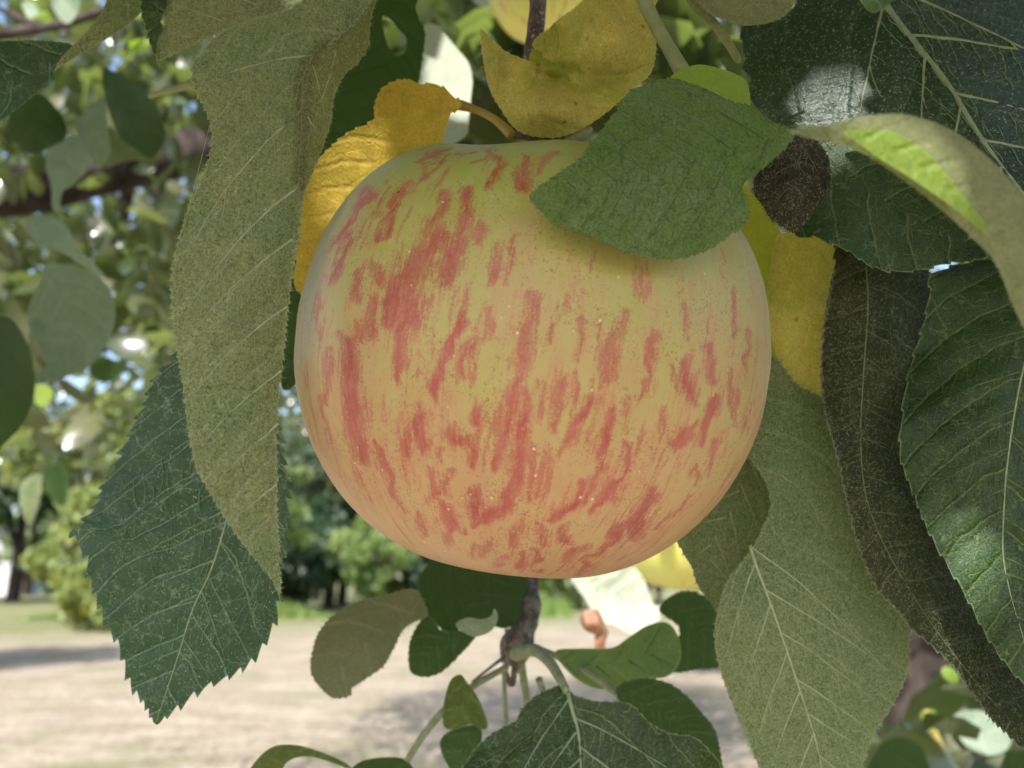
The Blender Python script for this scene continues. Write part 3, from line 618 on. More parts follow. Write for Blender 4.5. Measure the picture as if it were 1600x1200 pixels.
#@@LEAVES
# ------------------------------------------------------------------ leaves around the apple
# left, long hanging leaf seen from below, folded along its midrib
def l1x(root, z):
    ol = [(612,-45),(586,8),(578,45),(576,72),(560,98),(540,116),(523,148),(517,190),(506,225),(496,252),(486,276),(477,296),(466,300),(470,200),(476,110),(520,50),(580,-10)]
    md = [(590,-30),(545,36),(492,92),(482,150),(478,290)]
    o, z2 = blade('folded_half', ol, md, .1425, mat=M_under_warm, parent=root, g=(9, -2), wave=1.0, seed=13, h=6, fringe=120, fuzz=1500, fuzz_mat=H_pale, teeth=(2,14))
    veins(root, z2, ol, md, M_vu, n=4, ang=38, w=2.6, seed=21, curve=.6, ter=False)
leaf('long felted grey-green leaf folded lengthwise and hanging down the left side of the streaked apple',
  [(600,-45),(566,22),(528,60),(500,84),(487,104),(482,140),(479,200),(476,260),(472,330),(462,400),(452,470),(443,560),(434,640),(433,780),(437,870),(438,928),
   (424,905),(400,875),(372,840),(345,800),(325,765),(308,735),(297,690),(290,640),(285,595),(274,540),(268,480),(268,425),(280,370),(300,310),(322,260),(330,215),(322,175),(304,140),(300,105),(318,78),(345,50),(400,28),(460,10),(520,-40)],
  [(600,-30),(560,30),(500,75),(478,120),(472,200),(467,300),(455,400),(445,520),(436,640),(432,780),(437,926)], .138, M_under, vn=dict(mat=M_vu, n=8, ang=50, w=4, seed=1, curve=.5, tw=.9, u0=.12), g=(4,-2.0), cup=6, fold=-4.0, wave=1.2, wf=2.2,
  teeth=(4,15), h=6, quilt=.35, spacing=.85, slope=.9, fringe=420, fuzz=9000, fuzz_mat=H_pale, seed=3, extra=l1x)
leaf('brownish underside of a short leaf pointing down at the top left above the long leaf',
  [(255,-40),(258,20),(252,55),(244,93),(262,90),(285,78),(315,64),(350,48),(400,30),(470,12),(540,-10),(560,-40)], [(560,-30),(440,-5),(330,40),(246,90)], .150, M_under, vn=dict(mat=M_vu, n=5, ang=45, w=3, seed=11), g=(1,1), wave=.8, teeth=(3,12), seed=4, fringe=60, fuzz=3000, fuzz_mat=H_pale)
leaf('dark curled leaf edge hanging beside the brownish leaf at the top left',
  [(221,-30),(219,10),(224,35),(232,62),(243,88),(249,60),(256,45),(252,30),(262,10),(262,-30)], [(240,-30),(238,30),(243,86)], .1485, M_top2, teeth=(4,11), seed=5, h=5)
def l3x(root, z):
    blade('folded_half', [(178,-12),(228,-12),(226,12),(200,38),(165,62),(120,88),(95,104),(84,112),(96,90),(125,60),(155,25)], [(84,112),(130,78),(180,40),(228,6)], .1600, mat=M_under, parent=root, g=(3,0), cup=1.2, seed=8, h=6)
leaf('dark green leaf at the left edge with its pale half folded up to the right', [(-40,60),(0,64),(50,63),(112,70),(98,100),(78,124),(45,156),(0,190),(-40,214)],
  [(112,72),(60,110),(-40,150)], .163, M_top, g=(1,1), wave=.8, seed=9, extra=l3x, teeth=(2,9), fringe=90)
leaf('dark green saw-toothed leaf hanging behind the long leaf at the lower left',
  [(300,540),(262,568),(248,582),(236,600),(228,622),(214,650),(202,675),(192,700),(176,730),(158,762),(150,785),(136,806),(112,832),(122,850),(133,868),(136,892),(146,925),(155,950),
   (166,975),(184,1005),(192,1035),(203,1070),(222,1095),(233,1115),(244,1132),(262,1118),(288,1098),(318,1076),(348,1062),(372,1050),(398,1030),(420,995),(434,955),(437,915),(445,860),(450,760),(430,650),(380,560)],
  [(420,560),(385,700),(352,820),(330,890),(300,955),(280,1020),(262,1075),(244,1128)], .156, M_top, vn=dict(mat=M_vt, n=6, ang=50, w=2.6, seed=2, curve=.3, tw=1.2), g=(-2,1), cup=3.5, fold=2.2, wave=1.5, wf=1.9, teeth=(10,27), h=6, rib=4, rib_mat=M_rib, rib_off=-.0002,
  fuzz=1500, fuzz_mat=H_cool, fuzz_len=4, quilt=.5, spacing=.62, slope=.75, seed=2, zf=lambda x, y: 2.5*np.sin((x-200)*.012))
# yellow leaves on top
leaf('golden yellow leaf lit from behind, curling over the left shoulder of the streaked apple',
  [(462,404),(468,330),(478,280),(500,246),(520,226),(545,206),(585,186),(590,160),(602,136),(625,126),(655,130),(685,132),(704,146),(722,163),(706,178),(696,200),(692,225),(690,300),(600,420),(500,470),(462,450)],
  [(722,168),(660,200),(560,280),(490,390),(462,440)], .174, M_gold, petiole=[(718,164,.1738,17),(745,172,.173,12),(775,188,.170,13),(800,212,.167,17)], pet_mat=M_pety, g=(-2,2), cup=-3, wave=1, teeth=(4,24), seed=6, h=6)
leaf('small bright yellow scalloped lobe turned over behind the golden leaf', [(586,188),(586,160),(598,137),(625,124),(648,128),(625,140),(606,160),(598,186)], [(640,124),(600,150),(588,186)], .1725, M_gold, teeth=(3,13), seed=16, h=5)
def t5x(root, z):
    blade('inner_curl', [(832,78),(858,88),(886,108),(902,132),(888,150),(856,136),(828,108)], [(832,80),(895,140)], .1632, mat=M_olive, parent=root, g=(2, 6), seed=17, h=5)
leaf('mottled yellow leaf curled into two lobes above the top of the streaked apple',
  [(750,47),(762,54),(775,66),(790,80),(812,90),(832,97),(852,106),(866,113),(880,122),(892,128),(884,112),(862,96),(842,84),(832,70),(842,55),(858,44),(872,30),(895,14),(912,-4),(925,-40),(1040,-40),(1024,10),(1026,60),(1018,112),
   (985,142),(950,174),(915,198),(880,213),(850,215),(822,210),(804,200),(785,175),(766,142),(756,100)],
  [(752,50),(780,110),(820,160),(880,150),(950,100),(1000,0)], .160, M_yel, g=(-1,1), cup=2.2, wave=1.6, wf=3, extra=t5x, teeth=(1.5,12), seed=7, h=5, fringe=80,
  zf=lambda x, y: 5*np.exp(-(((x-875)/38)**2+((y-118)/20)**2)) - 7*np.exp(-(((x-950)/60)**2+((y-60)/60)**2)) - 5*np.exp(-(((x-855)/50)**2+((y-172)/32)**2)) + 4*np.exp(-(((x-930)/40)**2+((y-150)/30)**2)) - 3*np.exp(-(((x-775)/16)**2+((y-100)/50)**2)))
# green leaf resting on the apple
def t8x(root, z):
    blade('folded_margin', [(1048,122),(1062,110),(1090,101),(1122,106),(1150,116),(1168,130),(1171,168),(1150,164),(1110,142),(1070,128)], [(1050,122),(1110,118),(1170,140)], .1430, mat=M_lime, parent=root, seed=12, h=5)
leaf('broad velvety green leaf lying over the upper right of the streaked apple',
  [(828,304),(850,286),(880,265),(903,250),(918,230),(940,202),(968,166),(984,142),(1018,129),(1050,122),(1085,132),(1120,148),(1150,160),(1174,166),(1200,186),(1240,204),(1232,226),(1205,252),(1182,272),(1161,288),(1163,302),(1170,318),
   (1166,348),(1140,368),(1118,384),(1088,398),(1056,405),(1018,403),(982,396),(948,380),(920,370),(892,358),(868,350),(848,333),(833,318)],
  [(1240,206),(1150,230),(1040,262),(940,290),(830,304)], .1250, M_velvet, petiole=[(998,-20,.150,24),(1020,30,.149,22),(1045,75,.147,22),(1066,112,.1445,26)], pet_mat=M_pet, vn=dict(mat=M_vd, n=6, ang=50, w=1.8, seed=3, curve=.3, ter=False, sink=0), g=(2.2,-5.5), cup=2, wave=.9, wf=2, teeth=(3,17), h=5, extra=t8x,
  quilt=.3, spacing=.62, slope=.8, fringe=120, fuzz=3500, fuzz_mat=H_dim, fuzz_len=4, seed=11, zf=lambda x, y: -1.2*np.exp(-(((x-1030)/110)**2+((y-240)/70)**2)))
# top right group
leaf('large dark blue-green leaf with a thick pale midrib filling the top right corner',
  [(1160,34),(1200,30),(1240,10),(1260,-40),(1750,-40),(1750,500),(1640,400),(1560,300),(1480,235),(1400,205),(1330,206),(1250,206),(1205,192),(1185,172),(1168,148),(1172,125),(1160,108),(1164,88),(1158,66)],
  [(1350,-60),(1385,12),(1430,70),(1480,132),(1535,220),(1600,305),(1700,430)], .152, M_frost, vn=dict(mat=M_rib, n=5, ang=46, w=6, seed=4, curve=.2, tw=1.4), g=(-1.5,-6), fuzz=4500, fuzz_mat=H_cool, fuzz_len=5, cup=3, fold=3, wave=.8, teeth=(4,22), h=8, rib=13, rib_mat=M_rib, rib_off=-.0006, quilt=.5, spacing=1.3, slope=.55, seed=14)
leaf('tip of a green leaf poking down from the top edge by the thick pale midrib', [(1335,-30),(1345,2),(1362,20),(1382,12),(1398,-4),(1410,-30)], [(1375,-30),(1362,18)], .14, M_mid, seed=15)
leaf('pale felted leaf underside at the top edge left of the large blue-green leaf', [(1066,-30),(1090,4),(1110,22),(1140,34),(1162,40),(1200,36),(1228,22),(1246,-4),(1250,-30)], [(1060,-40),(1120,0),(1235,12)], .151, M_beige, g=(-1,0), cup=-2, teeth=(1,9), seed=18, fringe=40, fuzz=1500, fuzz_mat=H_pale)
leaf('narrow folded cream edge of a leaf running down beside the large blue-green leaf', [(1062,-20),(1096,6),(1120,30),(1142,60),(1158,92),(1150,98),(1132,72),(1108,40),(1080,14)], [(1062,-20),(1155,95)], .1525, M_beige, seed=19, h=5)
leaf('blurred near leaf seen edge-on, arching beige across the upper right corner',
  [(1236,204),(1290,196),(1340,184),(1400,178),(1450,188),(1500,212),(1550,252),(1600,308),(1650,380),(1650,600),(1600,512),(1580,470),(1555,410),(1520,372),(1460,318),(1400,272),(1350,240),(1300,222),(1255,213)],
  [(1236,206),(1340,205),(1440,245),(1540,340),(1600,440),(1640,560)], .0915, M_beige, g=(0,0), cup=2.5, h=7, seed=20, fringe=120, fuzz=5000, fuzz_mat=H_pale)
leaf('lime green strip of the arching near leaf glowing in the sun at the upper right', [(1318,206),(1350,203),(1395,206),(1440,232),(1475,268),(1505,305),(1535,345),(1540,365),(1490,325),(1430,283),(1370,245),(1340,222)], [(1320,206),(1430,255),(1535,350)], .0905, M_lime, h=6, seed=21)  # separate lime blade imitates sunlight passing through the arching leaf
leaf('small round dark brown withered leaf right of the velvety green leaf', [(1178,288),(1184,264),(1200,240),(1222,220),(1250,208),(1276,220),(1294,246),(1298,275),(1288,306),(1270,334),(1244,362),(1222,354),(1204,342),(1192,322),(1180,306)],
  [(1250,208),(1232,280),(1240,360)], .141, M_dead, g=(1,-2), fold=3.5, vn=dict(mat=M_vk, n=4, ang=50, w=2, seed=15), cup=-1.5, wave=1, teeth=(2,10), h=5, seed=22, fringe=160, fuzz=450, fuzz_mat=H_dim)
leaf('very dark green leaf with a wavy lower margin under the arching near leaf', [(1235,200),(1300,200),(1400,230),(1500,300),(1600,400),(1600,430),(1545,405),(1512,410),(1480,412),(1452,420),(1420,424),(1385,424),(1352,412),(1325,392),(1300,382),(1270,370),(1240,366),(1225,300)],
  [(1240,210),(1330,280),(1430,340),(1590,420)], .1535, M_top2, vn=dict(mat=M_vk, n=6, ang=55, w=2.2, seed=5, tw=1.1), g=(0,-3), fold=1, wave=1.5, teeth=(4,26), h=6, quilt=.4, spacing=.7, slope=.6, seed=23)
# right group
leaf('tan yellow leaf standing between the streaked apple and the dark leaves on the right', [(1216,368),(1260,366),(1302,378),(1308,394),(1298,440),(1286,510),(1282,580),(1284,625),(1290,668),(1272,640),(1252,616),(1232,588),(1214,556),(1204,520),(1198,470),(1204,420)],
  [(1290,340),(1255,450),(1262,560),(1288,664)], .168, M_yel, g=(-2,0), cup=1.5, wave=.6, teeth=(1.5,15), h=6, seed=24)
leaf('olive yellow leaf showing as a sliver behind the tan yellow leaf', [(1150,290),(1172,300),(1196,325),(1222,372),(1215,420),(1206,500),(1212,550),(1240,590),(1275,640),(1290,670),(1270,668),(1240,640),(1200,580),(1170,500)], [(1160,290),(1200,430),(1220,560),(1290,668)], .172, M_olive, cup=1, h=6, seed=25)
leaf('long brownish-green leaf with fine saw teeth hanging right of the tan yellow leaf',
  [(1306,384),(1350,400),(1400,400),(1450,420),(1470,470),(1480,560),(1470,700),(1500,840),(1560,960),(1640,1080),(1680,1220),(1600,1172),(1572,1146),(1548,1124),(1528,1096),(1506,1066),(1482,1034),(1448,1004),(1420,980),(1398,950),(1372,925),(1352,885),
   (1338,845),(1326,800),(1316,755),(1304,700),(1290,650),(1284,600),(1284,540),(1294,470),(1304,420)],
  [(1352,400),(1356,480),(1348,600),(1345,700),(1360,800),(1420,920),(1520,1060),(1640,1190)], .156, M_brown, vn=dict(mat=M_vk, n=13, ang=68, w=2, seed=6, curve=.5, tw=1.), g=(0,-1), cup=3, fold=2, wave=1.2, wf=2.5, teeth=(4.5,15), h=7, rib=2.6, rib_mat=M_ribd, rib_off=-.0002, quilt=.3, spacing=.6, slope=.35, fringe=200, fuzz=3500, fuzz_mat=H_dim, fuzz_len=5, seed=26)
leaf('glossy dark green leaf with scalloped pale margin down the right edge',
  [(1455,430),(1500,412),(1560,400),(1680,380),(1720,500),(1720,1180),(1640,1110),(1590,1060),(1545,1000),(1508,930),(1478,880),(1450,830),(1430,780),(1412,735),(1405,700),(1408,660),(1412,620),(1420,580),(1432,540),(1444,500),(1452,460)],
  [(1640,450),(1600,570),(1578,690),(1568,800),(1572,900),(1620,1060),(1650,1120)], .146, M_top2, vn=dict(mat=M_vk2, n=9, ang=62, w=3, seed=7, curve=.45, tw=1.2), g=(-1,-2), fold=2.5, wave=2.2, wf=3.0, teeth=(4,38), h=7, rib=4, rib_mat=M_rib, rib_off=-.0003, quilt=.7, spacing=.7, slope=.6, fringe=120, fuzz=2600, fuzz_mat=H_grn, fuzz_len=5, seed=27)
leaf('big felted grey-green leaf hanging at the lower right below the tan yellow leaf',
  [(1150,560),(1205,555),(1245,600),(1300,640),(1330,760),(1352,880),(1384,935),(1418,972),(1421,1010),(1416,1055),(1396,1100),(1368,1145),(1345,1200),(1320,1270),(1290,1300),(1230,1260),(1190,1205),(1165,1150),(1140,1090),(1122,1035),
   (1116,990),(1121,957),(1136,908),(1160,877),(1182,845),(1199,808),(1204,784),(1196,752),(1180,728),(1150,690),(1115,640)],
  [(1172,852),(1180,880),(1210,960),(1250,1080),(1280,1180),(1295,1298)], .166, M_under2, vn=dict(mat=M_vu, n=6, ang=40, w=3.0, seed=8, curve=.3, u0=.0, tw=.8), rib=5, rib_mat=M_vu, g=(0,1), cup=4, wave=1.3, wf=2, teeth=(2.5,16), h=7, quilt=.3, spacing=.95, slope=1., fringe=240, fuzz=9000, fuzz_mat=H_pale, seed=28)
leaf('grey-green leaf with a dark folded edge tucked under the lower right of the streaked apple', [(1058,836),(1090,790),(1130,740),(1160,712),(1186,735),(1200,760),(1230,784),(1220,820),(1210,850),(1190,890),(1160,930),(1145,965),(1128,968),(1112,944),(1090,915),(1080,885),(1066,862)],
  [(1180,700),(1150,780),(1112,850),(1110,940)], .176, M_under2, vn=dict(mat=M_vu, n=5, ang=45, w=3, seed=9), g=(1,1), fold=-2, wave=.8, teeth=(2,15), h=5, seed=29, fringe=60, fuzz=2500, fuzz_mat=H_pale)
# lower cluster on the spur
leaf('white sunlit leaf below the streaked apple in front of the yellow apple', [(893,902),(930,880),(975,878),(1000,896),(1014,925),(1022,945),(1040,944),(1062,934),(1056,955),(1034,966),(1006,984),(985,990),(960,976),(934,970),(914,935)],
  [(895,890),(960,930),(1060,945)], .42, M_white, g=(3,-14), quilt=2.2, spacing=.35, vn=dict(mat=M_grey, n=7, ang=60, w=3, seed=14, ter=False), wave=6, seed=31)
leaf('mid green leaf with a brown scar on its yellow margin right of the spur', [(868,1018),(905,1013),(955,1012),(982,996),(1010,978),(1040,972),(1058,990),(1064,1022),(1056,1045),(1040,1058),(1005,1062),(965,1076),(925,1074),(890,1052)],
  [(860,1030),(940,1040),(1060,1010)], .215, M_scar, vn=dict(mat=M_vk2, n=4, ang=45, w=3, seed=13, ter=False), g=(2,-5), wave=3, seed=32, h=6)
leaf('dark green leaf behind the spur leaves, left of the big felted leaf', [(1030,952),(1060,925),(1100,930),(1140,960),(1150,1030),(1125,1042),(1090,1047),(1050,1049),(1056,1010),(1060,980)], [(1040,945),(1090,980),(1140,1030)], .235, M_dk, vn=dict(mat=M_vk2, n=4, ang=48, w=2.4, seed=33), seed=33, teeth=(2,12))
leaf('dark rounded leaf behind the large bottom leaf, right side', [(962,1080),(1000,1060),(1042,1066),(1072,1086),(1098,1115),(1118,1142),(1128,1190),(1130,1240),(1060,1240),(1000,1150)], [(960,1078),(1040,1120),(1120,1210)], .205, M_dk, petiole=[(828,1008,.232,10),(880,1030,.222,11),(925,1055,.212,12),(962,1082,.206,12)], pet_mat=M_petd, vn=dict(mat=M_vk2, n=5, ang=48, w=2.2, seed=34), seed=34, teeth=(2,12))
leaf('large dark green leaf at the bottom centre with a pale midrib and lobed shoulders', [(718,1215),(735,1180),(760,1152),(788,1134),(806,1126),(815,1108),(838,1086),(868,1072),(884,1070),(896,1084),(925,1094),(955,1096),(985,1100),(1002,1116),(1022,1134),(1050,1146),(1085,1152),(1108,1172),(1128,1205),(1120,1290),(1000,1340),(860,1330),(740,1280)],
  [(884,1070),(894,1110),(904,1150),(908,1210),(915,1335)], .172, M_top2, petiole=[(806,1022,.215,22),(835,1016,.205,20),(858,1034,.192,17),(876,1062,.178,15),(885,1080,.1722,11)], pet_mat=M_petd, vn=dict(mat=M_vt, n=5, ang=50, w=3.6, seed=10, u0=.02), g=(0,-6), fold=-2, wave=3.2, wf=3.2, teeth=(2,16), h=6, rib=8, rib_mat=M_rib, quilt=.5, spacing=.7, slope=.6, seed=35, fringe=140, fuzz=1300, fuzz_mat=H_dim, fuzz_len=4)
leaf('nearly black leaf directly under the bottom of the streaked apple', [(655,925),(656,900),(670,882),(695,870),(740,870),(800,885),(825,905),(815,940),(812,968),(790,982),(760,975),(735,972),(715,985),(700,990),(682,976),(664,955)], [(700,990),(740,930),(800,890)], .23, M_bgdark, petiole=[(690,985,.229,4),(700,990,.23,6),(715,1005,.232,6)], pet_mat=M_petd, wave=2, vn=dict(mat=M_vk, n=4, ang=48, w=2.2, seed=36), seed=36)
leaf('brownish green leaf pointing left at the lower left of the spur', [(486,1052),(487,1022),(498,988),(522,960),(556,940),(600,930),(645,920),(662,940),(668,962),(648,972),(630,985),(616,1012),(598,1042),(570,1062),(550,1076),(548,1087),(522,1091),(502,1076)],
  [(662,948),(610,985),(560,1010),(510,1070)], .205, leaf_mat('leaf_brown_underside', (.125, .14, .07), (.165, .18, .10), (.26, .28, .17), (.15, .18, .04), vstr=.35, tert=.12, rough=.75, felt=.2, tw=.25, spacing=.6, vw=.05), teeth=(2.5,9), wave=1.5, cup=-2, seed=37, fringe=60)
leaf('dark green leaf overlapping the brownish green leaf left of the spur', [(668,960),(690,985),(715,985),(745,990),(720,1022),(690,1050),(664,1058),(642,1050),(638,1022),(645,990)], [(735,980),(690,1000),(645,1050)], .215, M_dk, wave=1.5, vn=dict(mat=M_vk2, n=4, ang=48, w=2.2, seed=38), seed=38, teeth=(2,12))
leaf('pale curled leaf tip beside the spur', [(712,976),(730,965),(752,968),(768,962),(772,950),(778,965),(768,985),(745,995),(728,990)], [(712,976),(772,960)], .21, M_grey, wave=2, seed=39, h=5)
leaf('small green leaf hanging by the long stem at the bottom', [(698,1078),(706,1060),(720,1054),(730,1066),(748,1092),(762,1130),(755,1140),(735,1132),(712,1140),(694,1136),(692,1110)], [(722,1056),(725,1100),(712,1138)], .2, M_olv, wave=2, seed=40, h=5)
leaf('small dark leaf under the hanging green leaf at the bottom', [(692,1150),(715,1138),(748,1134),(752,1160),(735,1180),(728,1215),(706,1205),(688,1170)], [(745,1134),(705,1200)], .203, M_dk, wave=2, seed=41, h=5)
leaf('curved brownish leaf edge at the bottom left corner of the lawn', [(386,1215),(402,1186),(428,1166),(462,1164),(500,1174),(540,1192),(556,1206),(520,1192),(480,1182),(450,1190),(430,1215)], [(388,1215),(450,1172),(550,1205)], .19, M_olv, seed=42, h=5)
leaf('dark leaf top just entering the bottom edge beside the long stem', [(546,1215),(560,1192),(592,1184),(625,1184),(640,1192),(642,1215)], [(640,1190),(550,1215)], .2, M_bgdark, petiole=[(635,1190,.2,10),(668,1140,.203,11),(720,1085,.208,11),(792,1042,.22,10)], pet_mat=M_petd, seed=43)
leaf('dark green leaf in the gap between the long leaf and the streaked apple', [(446,398),(480,380),(500,450),(478,560),(462,600),(440,604),(436,520)], [(470,390),(452,600)], .19, M_bgdark, seed=44)
leaf('large dark leaf with a torn hole behind the yellow leaves at the top', [(560,-40),(655,-40),(650,14),(664,50),(660,92),(655,126),(660,160),(640,200),(600,260),(520,300),(480,320),(490,250),(505,180),(530,120)],
  [(600,-40),(610,100),(560,200),(500,310)], .205, M_bgdark, holes=[[(598,25),(612,32),(622,45),(635,60),(633,80),(622,88),(608,75),(600,50)]], teeth=(2,14), seed=45)
leaf('half sunlit leaf hanging behind the golden leaf at the top', [(660,44),(678,38),(694,52),(714,76),(732,98),(738,125),(736,150),(732,190),(728,212),(700,226),(676,215),(664,160),(656,100)], [(670,42),(700,120),(710,220)], .27, M_white, g=(2,-14), wave=3, seed=46)
# spur and twigs
tw = empty('fruit_spur', P(806,1015,.23), 'knobbly brown spur twig below the streaked apple carrying the lower leaves', 'twig')
ptube('stem', [(826,850,.25,42),(826,900,.245,38),(824,930,.24,33),(824,952,.236,44),(818,982,.233,36),(808,1012,.23,52),(800,1040,.229,34)], M_barkl, tw, bump=.07, sides=14)
ptube('shoot', [(806,1030,.229,12),(800,1070,.229,9),(790,1050,.229,8)], M_bark, tw)
ptube('leaf_stalk', [(790,1040,.228,12),(788,1070,.228,7),(793,1160,.228,8)], M_petd, tw)
ptube('leaf_stalk', [(798,1020,.228,8),(770,1040,.227,5),(738,1066,.226,5)], M_bark, tw)
ptube('leaf_stalk', [(812,1030,.228,18),(818,1060,.228,12),(828,1120,.225,12)], M_petd, tw)
ptube('leaf_stalk', [(842,1060,.235,12),(850,1085,.236,11),(866,1130,.235,9)], M_petd, tw)
ptube('bud', [(838,955,.236,8),(832,975,.234,18),(826,992,.232,10)], M_bark, tw)
ptube('bud', [(790,985,.235,6),(800,992,.233,16),(806,1002,.231,10)], M_petd, tw)
vt = empty('twig', P(838,100,.168), 'straight dark brown twig coming down at the top edge behind the curled yellow leaf', 'twig')
ptube('stem', [(842,-60,.176,28),(841,0,.175,27),(837,50,.174,27),(834,95,.173,32),(845,140,.172,30),(862,200,.170,30)], M_bark, vt, bump=.03)
ptube('spur', [(800,212,.168,8),(830,213,.167,16),(868,218,.166,15),(900,216,.165,18)], M_bark, vt, bump=.05)
ptube('bud', [(886,222,.1635,10),(895,214,.163,24),(912,208,.163,20),(925,200,.163,6)], M_petd, vt)
tag(ptube('dead_bud', [(912,956,.3,10),(920,966,.3,28),(932,976,.3,34),(942,988,.3,20),(938,1002,.3,13),(934,1040,.3,10)], plain_mat('orange_bud', (.36, .15, .08), (.50, .30, .20), 420, .8, .1, 1, .0012), bump=.2, sides=14), 'small orange withered bud below the white sunlit leaf', 'bud')
# blurred leaves further back at the upper left
BG = [
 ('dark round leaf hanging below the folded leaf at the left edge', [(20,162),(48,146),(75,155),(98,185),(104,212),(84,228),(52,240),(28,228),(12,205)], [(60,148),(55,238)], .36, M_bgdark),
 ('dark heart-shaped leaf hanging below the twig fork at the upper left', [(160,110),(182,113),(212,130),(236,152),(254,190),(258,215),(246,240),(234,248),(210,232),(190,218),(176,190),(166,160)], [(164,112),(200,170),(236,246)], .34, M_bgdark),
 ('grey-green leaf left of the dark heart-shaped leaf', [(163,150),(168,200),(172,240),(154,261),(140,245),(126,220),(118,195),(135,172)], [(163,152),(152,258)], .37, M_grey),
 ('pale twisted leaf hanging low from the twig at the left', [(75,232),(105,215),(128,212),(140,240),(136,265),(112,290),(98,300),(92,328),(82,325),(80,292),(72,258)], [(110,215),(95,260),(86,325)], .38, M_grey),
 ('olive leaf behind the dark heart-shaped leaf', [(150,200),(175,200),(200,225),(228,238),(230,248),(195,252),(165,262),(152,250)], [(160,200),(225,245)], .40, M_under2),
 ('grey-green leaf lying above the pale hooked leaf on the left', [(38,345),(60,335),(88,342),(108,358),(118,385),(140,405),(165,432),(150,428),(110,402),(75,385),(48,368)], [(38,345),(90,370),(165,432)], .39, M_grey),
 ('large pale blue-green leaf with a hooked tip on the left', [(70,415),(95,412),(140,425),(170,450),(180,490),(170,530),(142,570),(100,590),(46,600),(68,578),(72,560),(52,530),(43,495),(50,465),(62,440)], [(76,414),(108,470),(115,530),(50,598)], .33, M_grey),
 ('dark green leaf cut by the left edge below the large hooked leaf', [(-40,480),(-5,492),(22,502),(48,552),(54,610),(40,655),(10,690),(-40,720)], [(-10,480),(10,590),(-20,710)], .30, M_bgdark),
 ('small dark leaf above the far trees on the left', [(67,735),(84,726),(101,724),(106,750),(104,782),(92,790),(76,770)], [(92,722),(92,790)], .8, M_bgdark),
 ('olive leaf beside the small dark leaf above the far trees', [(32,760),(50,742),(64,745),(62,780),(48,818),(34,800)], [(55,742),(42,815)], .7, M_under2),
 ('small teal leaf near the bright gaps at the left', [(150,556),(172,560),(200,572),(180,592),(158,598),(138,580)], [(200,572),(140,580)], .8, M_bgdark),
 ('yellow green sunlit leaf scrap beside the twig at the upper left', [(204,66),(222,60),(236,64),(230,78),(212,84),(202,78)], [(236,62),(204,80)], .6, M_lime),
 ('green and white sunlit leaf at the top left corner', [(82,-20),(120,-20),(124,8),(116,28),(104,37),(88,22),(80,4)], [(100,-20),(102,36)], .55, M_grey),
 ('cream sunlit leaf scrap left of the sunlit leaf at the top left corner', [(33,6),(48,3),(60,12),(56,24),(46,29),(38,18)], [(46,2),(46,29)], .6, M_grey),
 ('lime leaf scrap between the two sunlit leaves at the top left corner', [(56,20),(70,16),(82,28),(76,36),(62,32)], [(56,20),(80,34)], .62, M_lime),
 ('green sunlit scrap of leaf under the dark leaf on the left', [(56,604),(68,602),(82,608),(82,622),(70,634),(56,630)], [(66,602),(68,634)], .6, M_lime),
 ('cream blurred leaf at the lower right behind the brownish-green leaf', [(1490,1120),(1530,1110),(1560,1128),(1580,1150),(1572,1172),(1540,1180),(1505,1160)], [(1480,1130),(1578,1160)], .5, M_grey),
 ('yellow green leaf bit between the dark leaf and trunk at the lower right', [(1474,1042),(1488,1044),(1498,1056),(1496,1068),(1484,1066),(1472,1054)], [(1474,1042),(1496,1068)], .45, M_lime),
 ('small yellow green leaf above the leaf stalks at the lower right', [(1438,1116),(1450,1108),(1462,1112),(1462,1128),(1454,1144),(1444,1138)], [(1452,1108),(1452,1144)], .5, M_lime),
 ('dark teal leaf at the bottom right corner', [(1570,1180),(1590,1172),(1640,1180),(1640,1240),(1560,1240)], [(1570,1180),(1640,1220)], .35, M_bgdark),
 ('dark green leaf at the bottom right beside the big felted leaf', [(1350,1230),(1372,1170),(1400,1152),(1430,1158),(1446,1180),(1450,1230)], [(1400,1150),(1400,1240)], .35, M_bgdark),
]
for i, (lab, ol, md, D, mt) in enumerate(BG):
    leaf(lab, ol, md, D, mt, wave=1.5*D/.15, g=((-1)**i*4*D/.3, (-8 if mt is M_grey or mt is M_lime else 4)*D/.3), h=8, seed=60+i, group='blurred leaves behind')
tag(ptube('leaf_stalk', [(1446,1110,.5,8),(1462,1150,.5,12),(1482,1200,.5,14)], M_pety), 'yellow leaf stalk slanting down at the bottom right corner', 'leaf stalk')
tag(ptube('leaf_stalk', [(1460,1196,.48,14),(1490,1184,.48,16),(1516,1174,.48,8)], M_pet), 'short lime leaf stalk lying across the yellow stalk at the bottom right', 'leaf stalk')
tg_ = empty('twig', P(1560,1100,.9), 'thin dark twig between the blurred leaves at the bottom right', 'twig')
ptube('stem', [(1640,1040,.9,18),(1560,1100,.9,15),(1500,1150,.9,12),(1440,1190,.9,9)], M_bark2, tg_)
ptube('shoot', [(1560,1100,.9,10),(1530,1080,.9,7),(1500,1085,.9,5)], M_bark2, tg_)
tag(ptube('leaf_stalk', [(234,150,.24,8),(265,141,.235,10),(304,130,.23,15)], M_pet), 'thin lime green leaf stalk crossing behind the long leaf at the upper left', 'leaf stalk')
tt_ = empty('twig', P(80,50,1.0), 'thin dark forked twig crossing the top left corner', 'twig')
ptube('stem', [(-60,60,1.0,22),(40,48,1.0,17),(110,34,1.0,15),(190,6,1.0,12),(260,-20,1.0,10)], M_bark2, tt_)
ptube('shoot', [(60,42,1.0,14),(30,28,1.0,10),(-10,10,1.0,8)], M_bark2, tt_)
ptube('shoot', [(100,36,1.0,9),(106,56,1.0,6)], M_bark2, tt_)

